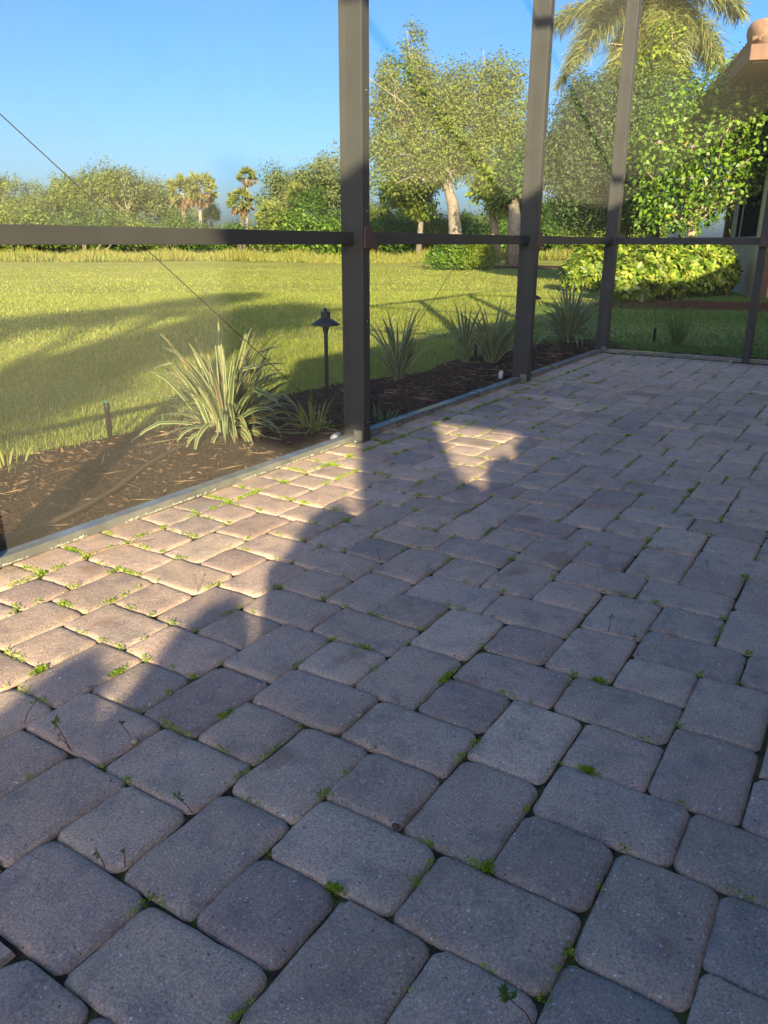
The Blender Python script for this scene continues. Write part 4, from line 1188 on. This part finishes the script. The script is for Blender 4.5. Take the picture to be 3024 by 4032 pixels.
sabal(1060, 860, 960, 60, 'low palm clump among shrubs left of the nearest post', 1.2, 506, None, False)

# ------------------------------------------------------------------ far tree line
def proto_tree(seed, h, leaf, bark, wide, n, size, gappy=0.2):
    r = np.random.default_rng(seed)
    blobs = []
    for k in range(11):
        z = h * r.uniform(0.42, 0.93); rr = wide * math.sqrt(max(0.05, 1 - ((z / h - 0.55) / 0.5) ** 2))
        a = r.uniform(0, 6.28)
        s = h * r.uniform(0.09, 0.17)
        blobs.append((rr * r.uniform(0.2, .9) * math.cos(a), rr * r.uniform(.2, .9) * math.sin(a), z, s * 1.25, s * 1.25, s))
    mb = MB()
    lean = r.normal(0, 0.1, 2)
    tr = [np.zeros(3), np.array([lean[0] * h * .3, lean[1] * h * .3, h * .22]), np.array([lean[0] * h * .7, lean[1] * h * .7, h * .45])]
    mb.tube(tr, [0.03 * h, 0.022 * h, 0.015 * h], 8)
    for i, b in enumerate(blobs):
        q = limb(mb, tr[2] if b[2] > h * .5 else tr[1], b[:3], 0.011 * h, 0.003 * h, seed + i, 0.12, 5, 5)
    return mb.mesh('trunk', bark, True), crown_mesh('crown', blobs, n, size, leaf, seed, 24, 0.22, gappy)

protos = [proto_tree(601, 8, M['olive'], M['bark_pale'], 3.0, 6500, 0.24), proto_tree(602, 8, M['grey'], M['bark_pale'], 2.4, 4800, 0.23, 0.1),
          proto_tree(603, 8, M['olive'], M['bark'], 2.8, 6500, 0.23), proto_tree(604, 8, M['green'], M['bark'], 3.2, 7500, 0.24), proto_tree(605, 8, M['grey'], M['bark'], 2.6, 5200, 0.22, 0.1)]
COUNT = {}
def ordinal(label):
    '''number alike things from the left edge'''
    COUNT[label] = COUNT.get(label, 0) + 1
    return label.replace('#', ORD[COUNT[label] - 1])
def far_tree(px, top, D, kind, label, wide=1.0, rot=0.0):
    label = ordinal(label) if '#' in label else label
    f = foot(px, D); h = (at(px, top, D)[2] + 0.05)
    t = empty('far_tree', f, label, 'tree', 'trees of the far tree line')
    tm, cm = protos[kind]
    for nm, me in (('trunk', tm), ('crown', cm)):
        o = link(bpy.data.objects.new(nm, me), t); s = h / 8.0
        o.scale = (s * wide, s * wide, s); o.rotation_euler = (0, 0, rot)
LT = '# olive tree from the left edge in the far tree line left of the palms'
RT = '# grey green tree from the left in the tall group beside the nearest post'
MT = '# tree from the left in the low far row behind the pale oak'
for px, top, D, kd, w, rt, lb in ((-90, 690, 70, 0, 1.2, 0, LT), (30, 695, 68, 2, 1.0, 1, LT), (120, 735, 66, 4, 1.0, 2, LT), (215, 720, 70, 0, 1.1, 3, LT), (300, 690, 72, 2, 1.1, 4, LT), (370, 675, 70, 0, 1.0, 5, LT), (440, 690, 74, 3, 1.0, 0.5, LT),
                                  (490, 645, 70, 1, 1.0, 1.5, 'taller thin crowned tree with a pale leaning limb against the sky'), (560, 665, 72, 4, 1.1, 2.5, LT), (620, 715, 76, 1, 0.9, 3.5, LT), (670, 700, 74, 4, 0.8, 4.5, LT), (735, 790, 74, 2, .9, 5.5, LT),
                                  (835, 800, 72, 3, 0.6, 2, 'small round topped tree between the palm pair and the tall palm'), (1080, 760, 72, 2, 1.1, 1, RT), (1130, 650, 70, 1, .9, 2, RT), (1190, 605, 70, 4, 1.0, 3, RT), (1290, 590, 66, 1, 1.1, 4, RT), (1350, 620, 70, 4, 1.0, 5, RT),
                                  (1220, 740, 64, 3, 1.0, 0.3, RT), (1440, 760, 70, 4, 1.1, 0, MT), (1490, 800, 66, 2, 1.1, 1, MT), (1590, 830, 72, 3, 1.2, 2, MT), (1700, 850, 70, 2, 1.2, 3, MT), (1830, 840, 72, 3, 1.2, 4, MT), (1900, 830, 66, 0, 1.2, 5, MT),
                                  (2000, 800, 72, 2, 1.2, 0.7, MT), (2130, 790, 62, 3, 1.3, 1.7, MT), (2230, 800, 62, 0, 1.3, 2.7, MT), (2330, 790, 60, 3, 1.3, 3.2, MT), (2450, 780, 60, 2, 1.4, 4.2, MT), (2560, 780, 60, 3, 1.4, 5.2, MT)):
    far_tree(px, top, D, kd, lb, w, rt)

def proto_shrub(seed, leaf, n=4200, size=0.13):
    r = np.random.default_rng(seed)
    blobs = [(r.uniform(-1, 1), r.uniform(-1, 1), r.uniform(.5, 1.5), r.uniform(.5, .85), r.uniform(.5, .85), r.uniform(.5, .8)) for _ in range(7)]
    mb = MB()
    for i, b in enumerate(blobs): limb(mb, (b[0] * .3, b[1] * .3, -.05), b[:3], .05, .015, seed + i, .1, 4, 5)
    return mb.mesh('stems', M['bark'], True), crown_mesh('foliage', blobs, n, size, leaf, seed, 22, 0.2, 0.3)
sp = [proto_shrub(701, M['lime']), proto_shrub(702, M['green']), proto_shrub(703, M['olive']), proto_shrub(704, M['hibiscus'])]
r = np.random.default_rng(31)
SHN = ['lime green', 'mid green', 'olive', 'glossy green']
for i in range(50):
    px = -150 + i * 55 + r.uniform(-20, 20)
    D = r.uniform(52, 62); f = foot(px, D)
    s = r.uniform(0.9, 1.6); k = int(r.choice([0, 1, 2, 2, 3], 1)[0])
    t = empty('thicket_shrub', f, ordinal('# ' + SHN[k] + ' shrub from the left in the thicket under the far trees'), 'shrub', 'shrubs of the thicket below the far trees')
    for nm, me in zip(('stems', 'foliage'), sp[k]):
        o = link(bpy.data.objects.new(nm, me), t); o.scale = (s * 1.1, s * 1.1, s); o.rotation_euler = (0, 0, r.uniform(0, 6))

# ------------------------------------------------------------------ neighbouring house at the right
WD = np.array([math.cos(R(19)), math.sin(R(19)), 0.0]); WN = np.array([-math.sin(R(19)), math.cos(R(19)), 0.0])   # along the wall, outwards
K = np.array([12.75, 0.10, 0.0])
def onwall(px, py, out=0.0):
    d = px_ray(px, py); k = (((K + WN * out) - CAM) @ WN) / (d @ WN); p = CAM + d * k
    return float((p - K) @ WD), float(p[2])
nh = empty('neighbour_house', (K[0], K[1], -0.05), 'cream stucco house corner with tiled eave at the right edge', 'house')
nh.rotation_euler = (0, 0, R(19))
def nbox(name, mat, s0, s1, o0, o1, z0, z1, parent=None, bevel=0.0):
    o = MB().box(s0, s1, o0, o1, z0 + 0.05, z1 + 0.05).build(name, mat, parent or nh, False, bevel); return o
s_l = onwall(2640, 1000)[0]; s_win0, z_sill = onwall(2972, 932); s_win1 = onwall(2885, 932)[0]; s_gap0 = onwall(2868, 900)[0]; s_gap1 = onwall(2755, 900)[0]
e0, EZ = onwall(2953, 222, 0.75)
EZ -= 0.05
nbox('wall', M['stucco'], 0.0, s_gap0 + .25, -0.25, -0.002, -0.1, z_sill)
nbox('wall', M['stucco'], 0.0, s_win0 + .06, -0.25, 0.0, z_sill, EZ)
nbox('wall', M['stucco'], s_gap0 + .26, 12.0, -4.2, -3.0, -0.1, EZ)
nbox('end_wall', M['stucco'], -0.25, -0.001, -7.0, 0.05, -0.1, EZ)
w = nbox('window', M['frame'], s_win0 + .06, s_gap0 + .25, -0.16, -0.06, z_sill, EZ - .1)
sw = (s_gap0 + .25 - s_win0 - .06)
nbox('pane', M['glass'], s_win0 + .10, s_win0 + .06 + sw * .62, -0.075, -0.052, z_sill + .05, EZ - .2, w)
nbox('pane', M['glass'], s_win0 + .06 + sw * .68, s_win0 + .06 + sw * .80, -0.075, -0.052, z_sill + .05, EZ - .2, w)
nbox('sill', M['glass'], s_win0 + .02, s_gap0 + .2, -0.1, 0.03, z_sill - .05, z_sill - .002, nh, .004)
nbox('timber_post', M['trim'], s_gap0 + .27, s_gap0 + .48, -0.16, 0.06, -0.1, EZ, nh, .006)
nbox('corner_trim', M['stucco'], -0.14, 0.06, -0.10, 0.055, -0.1, EZ, nh, .008)
nbox('downspout', M['trim'], -0.34, -0.26, -0.14, -0.04, -0.1, EZ, nh, .01)
b = onwall(2862, 1010)
nbox('meter_box', M['frame'], b[0] - .16, b[0] + .16, 0.0, 0.07, b[1] - .2, b[1] + .18, nh, .008)
sp0 = onwall(2632, 900)[0]
nbox('white_post', M['pvc'], sp0 - .0, sp0 + .35, -0.3, 0.0, -0.1, EZ, nh, .01)
# eave and roof
rf = MB()
e1, oo, zz = 13.0, 0.75, EZ + 0.05
fz = 0.24
rf.add([(e0, oo, zz), (e1, oo, zz), (e1, -8, zz), (e0, -8, zz), (e0, oo, zz + fz), (e1, oo, zz + fz), (e1, -8, zz + fz), (e0, -8, zz + fz), (e0 + 3.5, -3.2, zz + 1.7), (e1, -3.2, zz + 1.7)],
       [(0, 1, 2, 3), (0, 4, 5, 1), (1, 5, 9, 6, 2), (2, 6, 7, 3), (3, 7, 4, 0), (4, 8, 9, 5), (4, 7, 8), (7, 6, 9, 8)])
rfo = rf.build('roof', M['trim'], nh)
# barrel tiles along the two visible eaves
tile_me = MB()
prof = [(math.cos(a) * .105, math.sin(a) * .085) for a in np.linspace(0, math.pi, 9)]
Vt, Ft = [], []
for j, y in enumerate((0.0, -0.42)):
    for a, b_ in prof: Vt.append((a * (1 - .12 * j), y, b_ + 0.16 * j))
    for a, b_ in prof: Vt.append((a * .82 * (1 - .12 * j), y, b_ * .8 - .004 + 0.16 * j))
n9 = 9
for k in range(8):
    Ft += [(k, k + 1, 18 + k + 1, 18 + k), (9 + k + 1, 9 + k, 27 + k, 27 + k + 1), (k + 1, k, 9 + k, 9 + k + 1)]
tile_me.add(Vt, Ft)
tme = tile_me.mesh('roof_tile', M['tile'], True)
for i in range(30):
    o = link(bpy.data.objects.new('roof_tile', tme), rfo); o.location = (e0 + 0.12 + i * 0.235, oo + 0.04, zz + fz + 0.055)
for i in range(24):
    o = link(bpy.data.objects.new('roof_tile', tme), rfo); o.location = (e0 - 0.04, oo - 0.15 - i * 0.235, zz + fz + 0.055); o.rotation_euler = (0, 0, R(90))
hip = MB().tube([(0, 0, 0), (0.22, -0.22, .10), (0.44, -0.44, .2)], [0.20, 0.185, 0.16], 14).mesh('hip_tile', M['tile'], True)
for i in range(6):
    o = link(bpy.data.objects.new('hip_tile', hip), rfo); o.location = (e0 + .03 + i * .36, oo - .03 - i * .40, zz + fz + .14 + i * .17)
nbox('gutter', M['trim'], e0 - .05, e1, oo, oo + .06, zz + .02 - .05, zz + fz - .05, nh, .01)
nbox('gutter', M['trim'], e0 - .06, e0, -8, oo + .06, zz + .02 - .05, zz + fz - .05, nh, .01)
# pot plant in the neighbour's lanai
pt = empty('potted_plant', tuple(K + WD * (s_gap0 + 1.5) + WN * -1.6), 'dark red pot in the recess of the neighbouring house', 'pot')
MB().lathe([(0.22, 0.0), (0.34, 0.5), (0.36, 1.0), (0.30, 1.05)], n=18).build('pot', M['pebble_brown'], pt, True)
r = np.random.default_rng(5)
V, F = leaf_quads(np.repeat([[0, 0, 1.0]], 60, 0), unit(r.normal(size=(60, 3)) * np.array([1, 1, .5]) + np.array([0, 0, .8])), r.uniform(.4, .9, 60), 0.05, r)
link(bpy.data.objects.new('leaves', np_mesh('leaves', V, F, M['dark'])), pt)

# ------------------------------------------------------------------ shade tree standing behind the photographer (its shadow lies on the lawn)
d0 = -17.0
sb = []
for w_, hz, rw, rh in ((-2.1, 0.35, .36, .55), (-2.1, 1.0, .42, .40), (-1.7, 1.45, .60, .32), (-1.3, 2.2, .62, .52), (-.95, 2.55, .55, .45), (-1.75, 1.85, .3, .3),
                       (-4.3, 1.80, .50, .30), (-3.8, 2.1, .45, .32), (-3.2, 2.4, .42, .40), (-2.75, 3.0, .34, .40), (-2.3, 3.55, .38, .42), (-1.95, 3.7, .28, .30), (-5.0, 1.5, .5, .3)):
    c = sunpt(w_, hz, d0); sb.append((c[0], c[1], c[2], rw, rw, rh))
f = sunpt(-2.3, 0, d0); f[2] = -0.05
tree('shade_tree', 'leafy shade tree behind the photographer', f, [f, f + np.array([0, 0, 3.0]), f + np.array([0.1, 0.1, 5.6])], 0.30, sb, 15000, 0.13, M['green'], M['bark'], 801, per=30, spread=0.30, shell=0.1)
